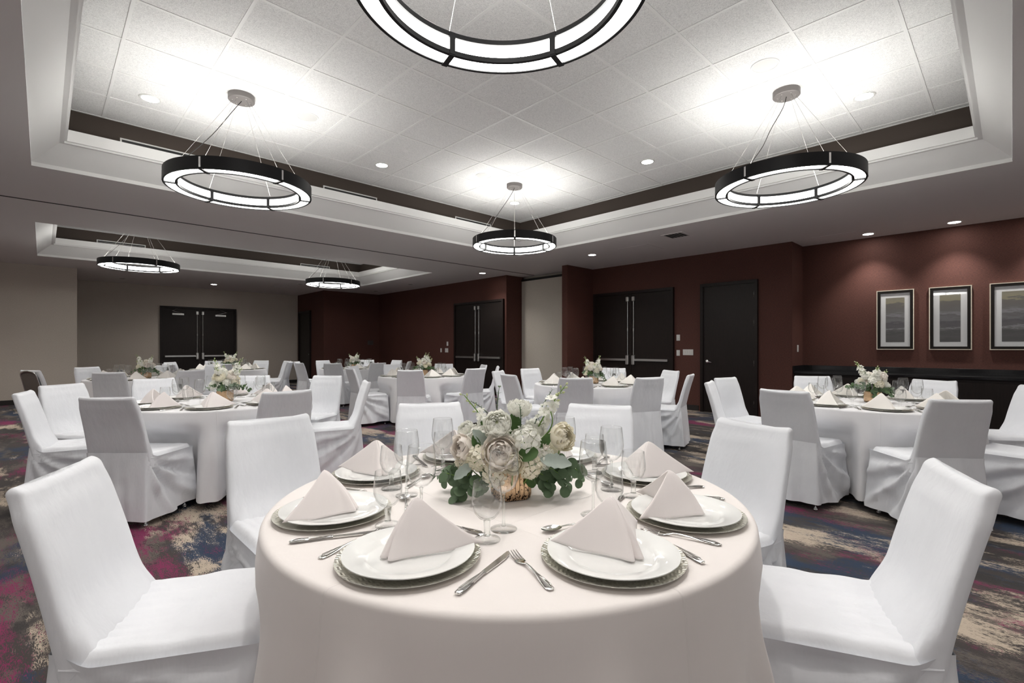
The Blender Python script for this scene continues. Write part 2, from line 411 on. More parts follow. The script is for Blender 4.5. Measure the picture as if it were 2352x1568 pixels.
# ------------------------------------------------------------------ framed pictures
def art_mat(seed, w_, h_):
    m = mat('muted_landscape_print_%d' % seed, (.3, .3, .3), .5); N, L, B = nt(m)
    v = coords(m); sx = N.new('ShaderNodeSeparateXYZ'); L.new(v, sx.inputs[0])
    mp = N.new('ShaderNodeMapping'); mp.inputs['Location'].default_value = (seed*3.3, seed, seed); mp.inputs['Scale'].default_value = (1.2, 1.2, 4.5); L.new(v, mp.inputs[0])
    n1 = noise_n(m, mp.outputs[0], 3, 5, .62); n2 = noise_n(m, mp.outputs[0], 9, 5, .7)
    zz = math_n(m, 'ADD', math_n(m, 'DIVIDE', sx.outputs['Z'], h_), .5)
    f = math_n(m, 'ADD', zz, math_n(m, 'ADD', math_n(m, 'MULTIPLY', math_n(m, 'SUBTRACT', n1, .5), .30), math_n(m, 'MULTIPLY', math_n(m, 'SUBTRACT', n2, .5), .12)))
    cr = N.new('ShaderNodeValToRGB'); L.new(f, cr.inputs[0]); e = cr.color_ramp.elements
    stops = [(0, (.045, .042, .045)), (.12, (.075, .07, .072)), (.2, (.05, .048, .05)), (.27, (.13, .125, .13)), (.3, (.30, .30, .32)), (.315, (.11, .105, .115)),
             (.42, (.075, .07, .08)), (.48, (.17, .165, .18)), (.56, (.12, .115, .12)), (.6, (.26, .26, .28)), (.66, (.15, .145, .145)), (.8, (.14, .13, .12)), (.86, (.15, .14, .12)), (.88, (.30, .275, .18)), (1, (.27, .255, .19))]
    e[0].position, e[0].color = stops[0][0], (*stops[0][1], 1); e[1].position, e[1].color = 1, (*stops[-1][1], 1)
    for p, c in stops[1:-1]: q = e.new(p); q.color = (*c, 1)
    basecol(m, cr.outputs[0]); return m
M_GOLDF = mat('champagne_frame_edge', (.72, .66, .55), .35, .7)
M_BLKF = mat('black_frame_face', (.010, .008, .007), .6, Specular_IOR_Level=.2)
M_MAT = mat('white_mat_board', (.90, .92, .94), .8)
def picture(yc, wid, label, seed, inner):
    z0, z1 = 1.205, 2.157; t = empty('framed_picture', (9.8, yc, z0)); tag(t, label, 'picture', 'framed pictures on the red wall')
    W, H = wid/2, z1-z0
    def ring(n, o, i, x0, x1, m):
        b = MB(); b.box(x0, x1, -W+o, W-o, o, i); b.box(x0, x1, -W+o, W-o, H-i, H-o); b.box(x0, x1, -W+o, -W+i, i, H-i); b.box(x0, x1, W-i, W-o, i, H-i); b.build(n, m, t, smooth=False)
    ring('gold_edge', 0, .012, -.034, -.001, M_GOLDF); ring('black_moulding', .012, .05, -.030, -.001, M_BLKF)
    b = MB(); b.box(-.014, -.002, -W+.05, W-.05, .05, H-.05); b.build('mat_board', M_MAT, t, smooth=False)
    ih = .708; b = MB(); b.box(-.0005, .0005, -inner/2, inner/2, -ih/2, ih/2)
    p = b.build('print', art_mat(seed, inner, ih), t, smooth=False); p.location = (-.0155, 0, .12+ih/2)
    b = MB(); b.box(-.0205, -.0190, -W+.05, W-.05, .05, H-.05); b.build('glass', M_PANE, t, smooth=False)
picture(1.306, .474, 'framed grey landscape print nearest the door side, leftmost of the three', 1, .237)
picture(.652, .479, 'middle framed grey landscape print with a lamp reflected in its glass', 2, .234)
picture(-.13, .718, 'wider framed landscape print cut off by the right edge of the photo', 3, .47)

# ------------------------------------------------------------------ wall plates
def plate_x(n, xw, y, z, wy, hz, label, cat, rockers=1, m=M_PLASTIC, knob=False):
    t = empty(n, (xw, y, z)); tag(t, label, cat)
    b = MB(); b.bbox(-.008, 0, -wy/2, wy/2, -hz/2, hz/2, .002); b.build('cover_plate', m, t, smooth=False)
    for k in range(rockers):
        yy = (k-(rockers-1)/2)*.044
        b = MB()
        if knob: b.lathe([(0, 0), (.013, 0), (.012, .006), (0, .006)], 14, M=Matrix.Translation((-.008, yy, -.02)) @ Matrix.Rotation(-pi/2, 4, 'Y'))
        else: b.bbox(-.013, -.0081, yy-.014, yy+.014, -.03, .03, .001)
        b.build('rocker' if not knob else 'dial', m, t, smooth=False)
plate_x('wall_control', 9.2, 4.685, 1.435, .075, .12, 'small white dial control above the toggle, beside the right double doors', 'wall control', 1, knob=True)
plate_x('light_switch', 9.2, 4.685, 1.128, .072, .115, 'single white light switch below the dial control', 'switch')
plate_x('light_switch', 9.2, 4.478, 1.142, .215, .115, 'wide four gang white switch plate between double and single doors', 'switch', 4)
plate_x('wall_control', 8.35, 11.29, 1.34, .075, .12, 'upper white wall plate beside the middle double doors', 'wall control', 1)
plate_x('wall_outlet', 8.35, 11.60, 1.15, .07, .115, 'narrow white plate left of the square one near the middle double doors', 'outlet')
plate_x('light_switch', 8.35, 11.33, 1.15, .15, .12, 'square white switch plate below another beside the middle double doors', 'switch', 3)
t = empty('wall_plaque', (8.03, 15.25, 1.39)); tag(t, 'dim bronze plate on the dark far red wall', 'plaque')
b = MB(); b.bbox(-.10, .10, -.008, 0, -.075, .075, .002); b.build('cover_plate', M_PLASTIC_D, t, smooth=False)
b = MB(); b.bbox(-.05, .05, -.012, -.0081, -.03, .03, .001); b.build('rocker', M_PLASTIC_D, t, smooth=False)
t = empty('wall_outlet', (9.50, 2.62, 1.222)); tag(t, 'small white outlet on the red return wall above the counter', 'outlet')
b = MB(); b.bbox(-.035, .035, -.008, 0, -.06, .06, .002); b.build('cover_plate', M_PLASTIC, t, smooth=False)
b = MB(); b.bbox(-.017, .017, -.012, -.0081, -.035, .035, .001); b.build('receptacle', M_PLASTIC, t, smooth=False)

# ------------------------------------------------------------------ pendant ring lamps
def pendant(x, y, label, zb=2.73):
    t = empty('ring_pendant', (x, y, zb)); tag(t, label, 'chandelier', 'ring pendants in the ceiling trays')
    RO, RI, H = .62, .515, .11; n = 96; hc = ZT-zb; A0 = radians(46)
    b = MB(); b.lathe([(RO-.016, 0), (RO, 0), (RO, H), (RO-.016, H), (RO-.016, .006), (RO-.016, 0)], n); b.build('outer_band', M_BRONZE, t, auto=30)
    b = MB()
    b.lathe([(RI-.008, -.002), (RI+.010, -.002), (RI+.010, .022), (RI-.008, .022), (RI-.008, -.002)], n)
    b.lathe([(RI-.008, H-.022), (RI+.010, H-.022), (RI+.010, H+.002), (RI-.008, H+.002), (RI-.008, H-.022)], n)
    b.build('inner_rim', M_BRONZE, t, auto=30)
    b = MB(); b.lathe([(RI+.008, .005), (RO-.012, .005), (RO-.012, .009), (RI+.008, .009), (RI+.008, .005)], n); b.build('bottom_diffuser', M_DIFF, t, auto=30)
    b = MB(); b.lathe([(RI+.003, .018), (RI+.003, H-.018)], n)
    b.v = b.v; b.build('inner_diffuser', M_DIFF, t)
    b = MB(); b.lathe([(RI+.008, H-.012), (RO-.012, H-.012), (RO-.012, H-.009), (RI+.008, H-.009), (RI+.008, H-.012)], n); b.build('top_diffuser', M_DIFF_UP, t, auto=30)
    for k in range(6):
        a = A0+k*pi/3; Mx = Matrix.Rotation(a, 4, 'Z')
        b = MB(); b.box(RI-.009, RO-.002, -.015, .015, -.006, .006, M=Mx); b.box(RI-.012, RI+.004, -.015, .015, 0, H, M=Mx); b.build('divider', M_BRONZE, t, smooth=False)
        b = MB(); b.box(RO-.001, RO+.006, -.008, .008, .012, H-.012, M=Mx); b.build('chrome_clip', M_CHROME, t, smooth=False)
        p0 = Vector((.568*cos(a), .568*sin(a), H-.005)); p1 = Vector((.075*cos(a), .075*sin(a), hc-.058))
        b = MB(); b.tube([p0, p1], .0014, 5); d = (p1-p0).normalized()
        b.tube([p0, p0+d*.035], [.007, .0025], 8); b.tube([p1-d*.0, p1+Vector((0, 0, .006))], .006, 8)
        b.build('suspension_cable', M_WIRE, t)
    b = MB(); b.lathe([(0, hc), (.115, hc), (.115, hc-.05), (.11, hc-.055), (0, hc-.055)], 40); b.build('ceiling_canopy', M_CANOPY, t, auto=35)
    a = A0+2*pi/3; pts = []
    for i in range(15):
        u = i/14; q = Vector((0, 0, hc-.055)).lerp(Vector((.568*cos(a), .568*sin(a), H)), u)
        side = Vector((-sin(a), cos(a), 0))
        q += side*.018*sin(u*11)*(1-u)+Vector((0, 0, -.05*sin(pi*u))) ; pts.append(q)
    b = MB(); b.tube(pts, .0035, 6); b.build('power_cord', M_CORD, t)
    return t
lamp = pendant(1.365, 5.137, 'black ring pendant hanging over the second table on the left')
def lamp_copy(x, y, label, rz=0):
    c = copy_tree(lamp); c.location = (x, y, 2.73); c['label'] = label; c.rotation_euler = (0, 0, rz)
lamp_copy(5.023, 1.479, 'black ring pendant hanging on the right over the black counter side')
lamp_copy(5.023, 5.137, 'smaller looking ring pendant in the far corner of the near tray')
lamp_copy(1.365, 1.479, 'huge ring pendant overhead, cut off by the top of the photo', pi/6)
lamp_copy(1.31, 11.42, 'ring pendant at the left of the far ceiling tray')
lamp_copy(5.03, 11.40, 'ring pendant at the right end of the far ceiling tray')

# ------------------------------------------------------------------ recessed cans, speakers, vents
def can(x, y, z, lit, label, tilt=None, pw=None, r=.075, spread=125):
    t = empty('recessed_downlight', (x, y, z)); tag(t, label, 'ceiling light', 'recessed downlights')
    b = MB(); b.lathe([(r-.004, -.001), (r-.004, -.006), (r+.012, -.006), (r+.018, -.001), (r+.018, 0), (r-.004, 0)], 36); b.build('trim_ring', M_PLASTIC, t, auto=30)
    b = MB(); b.lathe([(r-.004, -.0045), (r*.72, -.0012), (0, -.0010)], 36)
    b.build('lamp_face', M_LAMP_ON if lit else M_LAMP_OFF, t)
    if lit:
        l = bpy.data.lights.new('spot', 'SPOT'); l.energy = pw or CAN_W; l.spot_size = radians(spread); l.spot_blend = .8; l.shadow_soft_size = .05; l.color = (1, .94, .88)
        o = bpy.data.objects.new('lamp_beam', l); COL.objects.link(o); o.parent = t; o.location = (0, 0, -.02)
        if tilt: o.rotation_euler = tilt
for x, y, lab in ((.745, 5.809, 'lit downlight in the ceiling tiles left of the left ring pendant'), (3.221, 5.806, 'lit downlight in the tiles between left and middle pendants'),
                  (5.64, 3.298, 'lit downlight in the tiles between middle and right pendants'), (5.665, .99, 'lit downlight in the tiles right of the right ring pendant'),
                  (5.666, 5.791, 'lit downlight in the tile corner behind the middle pendant')):
    can(x, y, ZT, True, lab, pw=CAN_W)
for x, y, lab in ((.745, 3.3, 'unseen downlight in the tiles above the left of the frame'), (3.2, .99, 'unseen downlight in the tiles above the right of the frame'), (.745, .99, 'unseen downlight in the tiles over the photographer'),  # unseen cans continuing the visible grid, added to brighten the near table
                  (.745, 11.6, 'added hidden downlight at the left of the far tray'), (3.2, 11.6, 'added hidden downlight in the middle of the far tray'), (5.66, 11.6, 'added hidden downlight at the right of the far tray')):  # cans added out of sight to brighten the far room
    can(x, y, ZT, True, lab, pw=CAN_W)
for x, y, lab in ((-.9, -.9, 'fill downlight added in the soffit behind the photographer'), (1.6, -1.1, 'fill downlight added in the soffit behind and right of the photographer'), (-1.1, 1.6, 'fill downlight added in the soffit behind and left of the photographer'),  # unseen soffit cans added as frontal fill for the near table
                  (4.6, -1.1, 'fill downlight added in the soffit outside the frame on the right'), (-1.1, 4.6, 'fill downlight added in the soffit outside the frame on the left'), (-1.6, 12.0, 'fill downlight added in the soffit outside the frame before the left beige wall'), (-1.2, 8.6, 'fill downlight added in the soffit outside the frame by the partition track')):  # also unseen, added to fill the sides and the left beige wall
    can(x, y, ZC, True, lab, pw=CAN_W*(1.1 if x+y < 0 else .38 if y < 6 else 2.0), spread=140)
can(7.719, 5.721, ZC, True, 'bright downlight in the grey soffit before the right double doors')
can(9.453, 1.601, ZC, True, 'wall washing downlight above the leftmost framed picture', pw=CAN_W*1.7, spread=92)
can(9.456, .584, ZC, True, 'wall washing downlight above the middle framed picture', pw=CAN_W*1.7, spread=92)
can(9.456, -.43, ZC, True, 'wall washing downlight past the right edge of the photo', pw=CAN_W*1.7, spread=92)
can(7.708, 9.004, ZC, True, 'lit downlight in the soffit before the middle double doors')
can(3.53, 16.0, ZC, True, 'lit downlight in front of the beige wall doors', pw=CAN_W*.9, spread=140)
can(7.60, 12.06, ZC, False, 'unlit downlight in the far soffit before the red wall')
can(7.72, 14.3, ZC, False, 'unlit downlight near the far red corner')
can(5.3, 14.2, ZC, False, 'unlit downlight left of the far right pendant')
can(1.5, 16.3, ZC, False, 'unlit downlight above the beige recess')
def speaker(x, y, label):
    t = empty('ceiling_speaker', (x, y, ZT)); tag(t, label, 'speaker', 'round speaker grilles in the tile ceiling')
    b = MB(); b.lathe([(.097, -.001), (.100, -.006), (.108, -.006), (.112, 0), (.097, 0)], 40); b.build('rim', M_TBAR, t, auto=30)
    b = MB(); b.lathe([(.098, -.004), (0, -.005)], 40); b.build('grille', mat('speaker_grille', (.62, .62, .61), .7), t)
speaker(4.433, 1.471, 'round white speaker grille above the right ring pendant')
speaker(1.985, 5.128, 'round white speaker grille right of the left ring pendant')
speaker(4.446, 5.165, 'round white speaker grille left of the middle ring pendant')
t = empty('sprinkler_cap', (3.196, 5.177, ZT)); tag(t, 'small white sprinkler cap in the tile ceiling', 'sprinkler')
b = MB(); b.lathe([(0, -.008), (.035, -.008), (.04, -.002), (.045, 0), (0, 0)], 24); b.build('cap', M_TBAR, t, auto=40)
def vent(x, y, label, w_=.42, d_=.22):
    t = empty('ceiling_vent', (x, y, ZC)); tag(t, label, 'vent')
    b = MB(); f = .03
    for q in ((-w_/2, w_/2, -d_/2, -d_/2+f), (-w_/2, w_/2, d_/2-f, d_/2), (-w_/2, -w_/2+f, -d_/2+f, d_/2-f), (w_/2-f, w_/2, -d_/2+f, d_/2-f)): b.box(*q, -.008, 0)
    b.build('vent_frame', M_CEIL, t, smooth=False)
    b = MB(); b.box(-w_/2+f, w_/2-f, -d_/2+f, d_/2-f, -.002, -.001); b.build('duct_opening', M_BLACK, t, smooth=False)
    b = MB()
    for k in range(6):
        yy = -d_/2+f+.012+(d_-2*f-.024)*k/5; b.box(-w_/2+f, w_/2-f, -.007, .007, -.001, .001, M=Matrix.Translation((0, yy, -.007)) @ Matrix.Rotation(.7, 4, 'X'))
    b.build('louvre', M_CEIL, t, smooth=False)
vent(7.34, 3.77, 'square louvred vent in the soffit before the single door', .36, .36)
vent(5.06, 15.2, 'louvred vent in the far soffit near the beige wall', .4, .3)
def slot(x0, x1, yw, label):
    t = empty('linear_diffuser', ((x0+x1)/2, yw, 3.44)); tag(t, label, 'vent', 'linear air diffusers on the brown bands'); h = (x1-x0)/2
    b = MB(); b.box(-h, h, -.010, 0, .030, .045); b.box(-h, h, -.010, 0, -.045, -.030); b.box(-h, -h+.015, -.010, 0, -.03, .03); b.box(h-.015, h, -.010, 0, -.03, .03); b.build('frame', M_PLASTIC, t, smooth=False)
    b = MB(); b.box(-h+.015, h-.015, -.004, -.001, -.03, .03); b.build('slot_opening', M_BLACK, t, smooth=False)
    b = MB(); b.box(-h+.015, h-.015, -.008, -.004, -.003, .003); b.build('blade', M_PLASTIC, t, smooth=False)
SLOTS = [(.59, 1.36, 6.64, 'linear air diffuser on the brown band left of the left pendant'), (2.785, 3.60, 6.64, 'linear air diffuser on the brown band right of the left pendant'),
         (5.07, 5.88, 6.64, 'linear air diffuser on the brown band near the middle pendant'), (.80, 1.62, 13.27, 'linear air diffuser behind the far left pendant'), (4.95, 5.75, 13.27, 'linear air diffuser behind the far right pendant')]
for s in SLOTS: slot(*s)
def access(x, y, w_, d_, label):
    t = empty('access_panel', (x, y, ZC)); tag(t, label, 'access panel')
    b = MB(); b.box(-w_/2, w_/2, -d_/2, d_/2, -.004, 0); b.build('panel', M_CEIL, t, smooth=False)
access(7.9, 4.75, .6, .6, 'faint painted access panel beside the soffit vent'); access(9.35, 2.0, .5, .6, 'faint painted access panel near the counter corner')

# ------------------------------------------------------------------ furniture builders
def smooth01(t): t = max(0, min(1, t)); return t*t*(3-2*t)
def make_chair(seed, label='chair'):
    """covered banquet chair; seat faces +y, origin on the floor below the seat"""
    rr = random.Random(seed); t = empty('banquet_chair')
    ph = [rr.uniform(0, 6.28) for _ in range(12)]; off = Vector((seed*3.7, seed*1.3, 0))
    def nz(x, y, z, s=5): return noise.noise(Vector((x*s, y*s, z*s))+off)
    ZS = .475; ZB = .055
    def backc(z):   # centre line of the backrest (y) by height
        u = (z-ZS)/(.91-ZS)
        return -.225-.085*u-.03*u*u
    def hw(z):      # half width
        if z > ZS: u = (z-ZS)/(.91-ZS); return .213-.012*u-.006*u*u
        u = (ZS-z)/ZS; return .213+.022*u
    # backrest: closed slab, each row a rounded loop round the frame of the back
    b = MB(); TH = .027; NP = 64; NR = 26; NT = 6; vs = []
    zt = .892
    for r in range(NR+NT+1):
        if r <= NR: z = ZS-.07+(zt-ZS+.07)*r/NR; k = 1; dz = 0
        else: a = (r-NR)/NT*pi/2; z = zt; k = max(.02, cos(a)); dz = .021*sin(a)
        yc, w_ = backc(z+dz), hw(z)
        w2 = w_-.014*(1-k)-(.010*smooth01((z-.82)/.07))
        for q in range(NP):
            a = 2*pi*q/NP; ca, sa = cos(a), sin(a)
            cx = abs(ca)**.20*(1 if ca >= 0 else -1); cy = abs(sa)**.62*(1 if sa >= 0 else -1)
            x = w2*cx; y = yc+TH*k*cy; e = abs(cx); fr_ = sa > 0
            if z > ZS:
                y += (-.010 if fr_ else .006)*(1-x*x/w2/w2)*(1 if k == 1 else k)
                y += .006*nz(x, 0 if fr_ else 3, z, 6)*(1-e**6)*k
                if z > .80: y += (.0035 if fr_ else -.0025)*sin((z-.80)*62+x*3)*(1-e*e)*k
            if fr_ and z < ZS+.16:
                y += .055*(1-smooth01((z-ZS+.03)/.19))**1.4*(1-.25*e)*abs(cy)
                y += .006*(1-smooth01((z-ZS)/.16))*sin(e*22+z*30+ph[2])*e*e*abs(cy)
            zz = z+dz-.010*(1-(x/w2)**2)*(1 if k < 1 else smooth01((z-.84)/.045))+(.003*nz(x, 1, z, 9) if z > .85 else 0)
            vs.append((x, y, zz))
    fs = [(r*NP+q, r*NP+(q+1) % NP, (r+1)*NP+(q+1) % NP, (r+1)*NP+q) for r in range(NR+NT) for q in range(NP)]
    fs.append(tuple(range((NR+NT)*NP, (NR+NT+1)*NP))); b.add(vs, fs)
    b.build('backrest', M_COVER, t)
    # seat pad
    YF = .200; YB = -.235
    def hws(y): u = (y-YB)/(YF-YB); return .214+.014*u
    def rim(v): return max(0, (abs(v)-.86)/.14)
    b = MB()
    def st(u, v):
        x = u*2-1; yy = v*2-1; y = YB+(YF-YB)*v
        ex = rim(x); ey = rim(yy) if yy > 0 else 0
        corner = 1-.035*ex*ey
        z = ZS+.028-.038*(ex*ex)-.038*(ey*ey)-.012*(1-x*x)*(1-yy*yy)
        z += .0045*nz(x, y, 0, 4)+.0035*sin(y*38+x*3+ph[4])*(1-abs(yy))*abs(x)+.0025*sin(y*9+x*34+2*nz(x, y, 1, 3)+ph[6])*max(0, 1-v*1.8)*(1-ex)
        if v < .15: z += .012*(1-v/.15)
        return (x*hws(y)*corner, YB+(YF-YB)*(v*(corner if yy > 0 else 1)), z)
    b.grid(st, 44, 30); b.build('seat', M_COVER, t)
    # skirt: one closed loop (left side, front, right side, rear), pulled from the back corners
    b = MB(); YR = -.258; SL = YF-YR; FW = .228*2; RW = .215*2
    tot = SL*2+FW+RW; NU2 = 150; NV = 20
    def sk(u, v):
        s = u*tot; fl_ = .026*smooth01(v*1.1); back = .040*v
        ztop = ZS+.002; d = 0
        if s < SL or (SL+FW <= s < 2*SL+FW):
            left = s < SL; sg = -1 if left else 1; q = s/SL if left else 1-(s-SL-FW)/SL
            x = sg*(.215+.013*q+fl_*(.4+.6*q)); y = YR-back*(1-q)+SL*q+fl_*q*.5; nx, ny = sg, 0
            ztop += .040*(1-smooth01(q/.2)); x -= sg*.012*(1-v)*(1-smooth01(q/.25))
            q2 = q*SL/.43; dist = hypot(q2, v*1.1)+1e-3; ang = atan2(v*1.1, q2+.02)
            env = 1.35*smooth01(dist*2.2)*(.45+.55*smooth01(ang*2.4))*(1-.75*smooth01((ang-1.15)/.35))
            d = env*(.0140*sin(ang*14+ph[5+(sg > 0)]+.8*nz(q, v, 1, 3))+.0095*abs(sin(ang*17+ph[7]+dist*2))+.009*nz(q*2, v, sg, 4))
            d *= smooth01(v*7); d -= .020*sin(pi*min(1, q))*sin(pi*min(1, v*.95))
            if q > .94: d *= (1-q)/.06
            if q < .06: d *= q/.06
            d += .005*math.exp(-(v/.03)**2)
        elif s < SL+FW:
            q = (s-SL)/FW; x = (-.228-fl_)+2*(.228+fl_)*q; y = YF+fl_*.5; nx, ny = 0, 1
            d = (.010*v*sin(q*15+ph[8])+.006*v*sin(q*31+ph[9]))*sin(pi*q)-.010*sin(pi*v)*sin(pi*q)
            d += .005*math.exp(-(v/.03)**2)
        else:
            q = (s-2*SL-FW)/RW; x = (.215-.012*(1-v)+fl_*.4)*(1-2*q); y = YR-back; nx, ny = 0, -1
            ztop += .040
            d = (.009*v*sin(q*13+ph[3])+.006*v*sin(q*27+ph[11])+.008*nz(q*3, v*2, 5, 2))*sin(pi*q)+.004*sin(pi*q)
        z = ztop*(1-v)+ZB*v+.010*sin(u*19*2*pi/6.283+ph[10])*v*sin(pi*u)
        return (x+nx*d, y+ny*d, z)
    b.grid(sk, NU2, NV, closeu=True); b.build('skirt', M_COVER, t)
    for sx in (-1, 1):
        for y in (-.235, .165):
            b = MB(); b.tube([(sx*.185, y, .001), (sx*.185, y, .32)], [.011, .011], 10); b.lathe([(0, 0), (.015, 0), (.014, .018), (0, .018)], 12, off=(sx*.185, y, 0)); b.build('leg', M_CHROME, t)
    return t

def make_cloth(mtl, seed, chairs):
    rr = random.Random(seed); Rt = .762; ZT_ = .75; ph = [rr.uniform(0, 6.28) for _ in range(8)]
    b = MB(); n = 240; fr = .016
    prof = [(r_, 0) for r_ in (.02, .15, .3, .45, .6, .70)]
    rows = [('t', r_) for r_ in (.15, .3, .45, .6, .70, .735)]+[('f', k/5) for k in range(0, 6)]+[('d', k/22) for k in range(1, 23)]
    vs = [(0, 0, ZT_)]
    for kind, q in rows:
        for k in range(n):
            a = 2*pi*k/n
            if kind == 't': r_, z = q, ZT_
            elif kind == 'f': r_, z = Rt-fr+fr*sin(q*pi/2), ZT_-fr+fr*cos(q*pi/2)
            else:
                z = ZT_-fr-(ZT_-fr-.055)*q
                f1 = sin(a*9+ph[0]+.9*sin(a*2+ph[1])); f2 = sin(a*17+ph[2]+.7*sin(a*3+ph[3]))
                am = smooth01(q*2.0)
                pl = (max(0, f1)**1.6)*.060+max(0, f2)**2*.022
                r_ = Rt+.002+am*(.004+pl*(.35+.65*q))+.055*q
                if z < .66:      # chair seats hold the cloth back
                    pq = smooth01((.67-z)/.15)
                    for cx, cy, fa in chairs:
                        lx = (r_*cos(a)-cx)*-sin(fa)+(r_*sin(a)-cy)*cos(fa); ly = (r_*cos(a)-cx)*cos(fa)+(r_*sin(a)-cy)*sin(fa)
                        if ly < .25 and abs(lx) < .40: r_ -= (.25-ly)*pq*(1-smooth01((abs(lx)-.265)/.13))
                r_ += am*(.0075*sin(a*23+ph[5]+1.2*sin(a*4+ph[6]))+.0045*sin(a*41+ph[7]))*(.5+.5*q)
                z += .012*sin(a*5+ph[4])*q
            vs.append((r_*cos(a), r_*sin(a), z))
    fs = [(0, 1+k, 1+(k+1) % n) for k in range(n)]
    for l in range(len(rows)-1):
        for k in range(n): fs.append((1+l*n+k, 1+(l+1)*n+k, 1+(l+1)*n+(k+1) % n, 1+l*n+(k+1) % n))
    b.add(vs, fs); return b.build('tablecloth', mtl)

def make_table():
    t = empty('banquet_table')
    b = MB(); b.lathe([(0, .715), (.75, .715), (.755, .72), (.755, .743), (.75, .747), (0, .747)], 64); b.build('tabletop', mat('table_ply', (.2, .13, .08), .6), t, auto=40)
    for sx in (-1, 1):
        for sy in (-1, 1):
            b = MB(); b.tube([(sx*.42, sy*.3, 0), (sx*.42, sy*.3, .715)], .014, 8); b.build('leg', M_SATIN, t)
    return t

def make_charger():
    b = MB(); b.lathe([(0, .001), (.115, .001), (.125, .002), (.150, .0085), (.165, .0125), (.168, .0135), (.1685, .0120), (.165, .0105), (.150, .0065), (.12, 0), (0, 0)][::-1], 72)
    return b.build('charger_plate', M_CHARGER, auto=60)
def make_plate():
    b = MB(); b.lathe([(0, .004), (.094, .004), (.101, .007), (.108, .0125), (.130, .0165), (.150, .0205), (.1535, .0205), (.1535, .0185), (.148, .0165), (.11, .0095), (.098, .0025), (.088, .0), (.085, .0), (.083, .002), (0, .002)][::-1], 72)
    return b.build('dinner_plate', M_PORC, auto=60)
def make_napkin(mtl, seed):
    rr = random.Random(seed); LG = .226; HA = .122; half = radians(36+rr.uniform(-3, 4)); N1, N2 = 56, 20
    k1, k2 = rr.uniform(.9, 1.1), rr.uniform(.9, 1.08)
    b = MB()
    def outer(s, t, th=0):
        # s in [-1,1] left..right wing, t apex(0)..base(1)
        e = abs(s); L_ = LG*(k1 if s < 0 else k2)
        # rounded ridge with a slot at the fold
        ee = max(0, sqrt(e*e+.0036)-.06)
        lx = L_*ee*sin(half)*(1 if s >= 0 else -1); ly = -L_*e*cos(half)
        lx += (1 if s > 0 else -1)*.0085*smooth01(e/.07)*t*(1-.5*e)
        slot_ = .030*math.exp(-(s/.042)**2)*t - .010*math.exp(-((e-.10)/.05)**2)*t
        ly -= slot_
        ly -= .010*sin(pi*min(1, e))*t    # wings belly in
        bx, by = lx, ly+.066
        ax, ay = 0.0, -.040
        z = HA*(1-t)
        x = ax+(bx-ax)*t; y = ay+(by-ay)*t
        bel = .014*sin(pi*t)*(1-e*.6)
        y += bel*.8; x += bel*.5*(1 if s > 0 else -1)*min(1, e*4)
        z += .011*smooth01((e-.55)/.45)*t*t
        # blunt top
        if t < .12: z -= .006*(1-t/.12)**2
        return Vector((x, y, z))
    def nrm(s): return Vector((sin(half)*0, 0, 0))
    sq = lambda q: (abs(q)**1.7)*(1 if q > 0 else -1)
    vs = [[outer(sq(-1+2*i/N1), j/N2) for i in range(N1+1)] for j in range(N2+1)]
    flat = [tuple(p) for r_ in vs for p in r_]
    W = N1+1; fs = []
    for j in range(N2):
        for i in range(N1): fs.append((j*W+i, (j+1)*W+i, (j+1)*W+i+1, j*W+i+1))
    b.add(flat, fs)
    o = b.build('folded_napkin', mtl); md = o.modifiers.new('thick', 'SOLIDIFY'); md.thickness = .0055; md.offset = -1
    dg = bpy.context.evaluated_depsgraph_get(); me = bpy.data.meshes.new_from_object(o.evaluated_get(dg)); o.modifiers.clear(); o.data = me
    for p in me.polygons: p.use_smooth = True
    return o
def lofted(b, st, n=10, mi=0):
    "stations: (x, z, halfwidth, thickness) along x"
    vs = []
    for x, z, hw_, th in st:
        for k in range(n):
            a = 2*pi*k/n; vs.append((x, hw_*cos(a), z+th/2*sin(a)))
    fs = [(i*n+k, i*n+(k+1) % n, (i+1)*n+(k+1) % n, (i+1)*n+k) for i in range(len(st)-1) for k in range(n)]
    fs += [tuple(range(n-1, -1, -1)), tuple(range((len(st)-1)*n, len(st)*n))]; b.add(vs, fs, mi)
def handle(b, x0):
    lofted(b, [(x0, .008, .0028, .004), (x0-.02, .009, .003, .0042), (x0-.05, .007, .0045, .004), (x0-.08, .0045, .0075, .0038), (x0-.105, .003, .0095, .0034), (x0-.115, .003, .0088, .0034), (x0-.120, .003, .005, .003), (x0-.121, .003, .001, .002)])
    b.tube([(x0-.05, .0095, .0), (x0-.08, .0068, .006), (x0-.105, .0052, .0078), (x0-.116, .0050, 0), (x0-.105, .0052, -.0078), (x0-.08, .0068, -.006), (x0-.05, .0095, 0)] if False else
           [(x0-.05, .0, .0095), (x0-.08, .0058, .0068), (x0-.105, .0075, .0055), (x0-.116, 0, .0052), (x0-.105, -.0075, .0055), (x0-.08, -.0058, .0068), (x0-.05, 0, .0095)], .0012, 5)
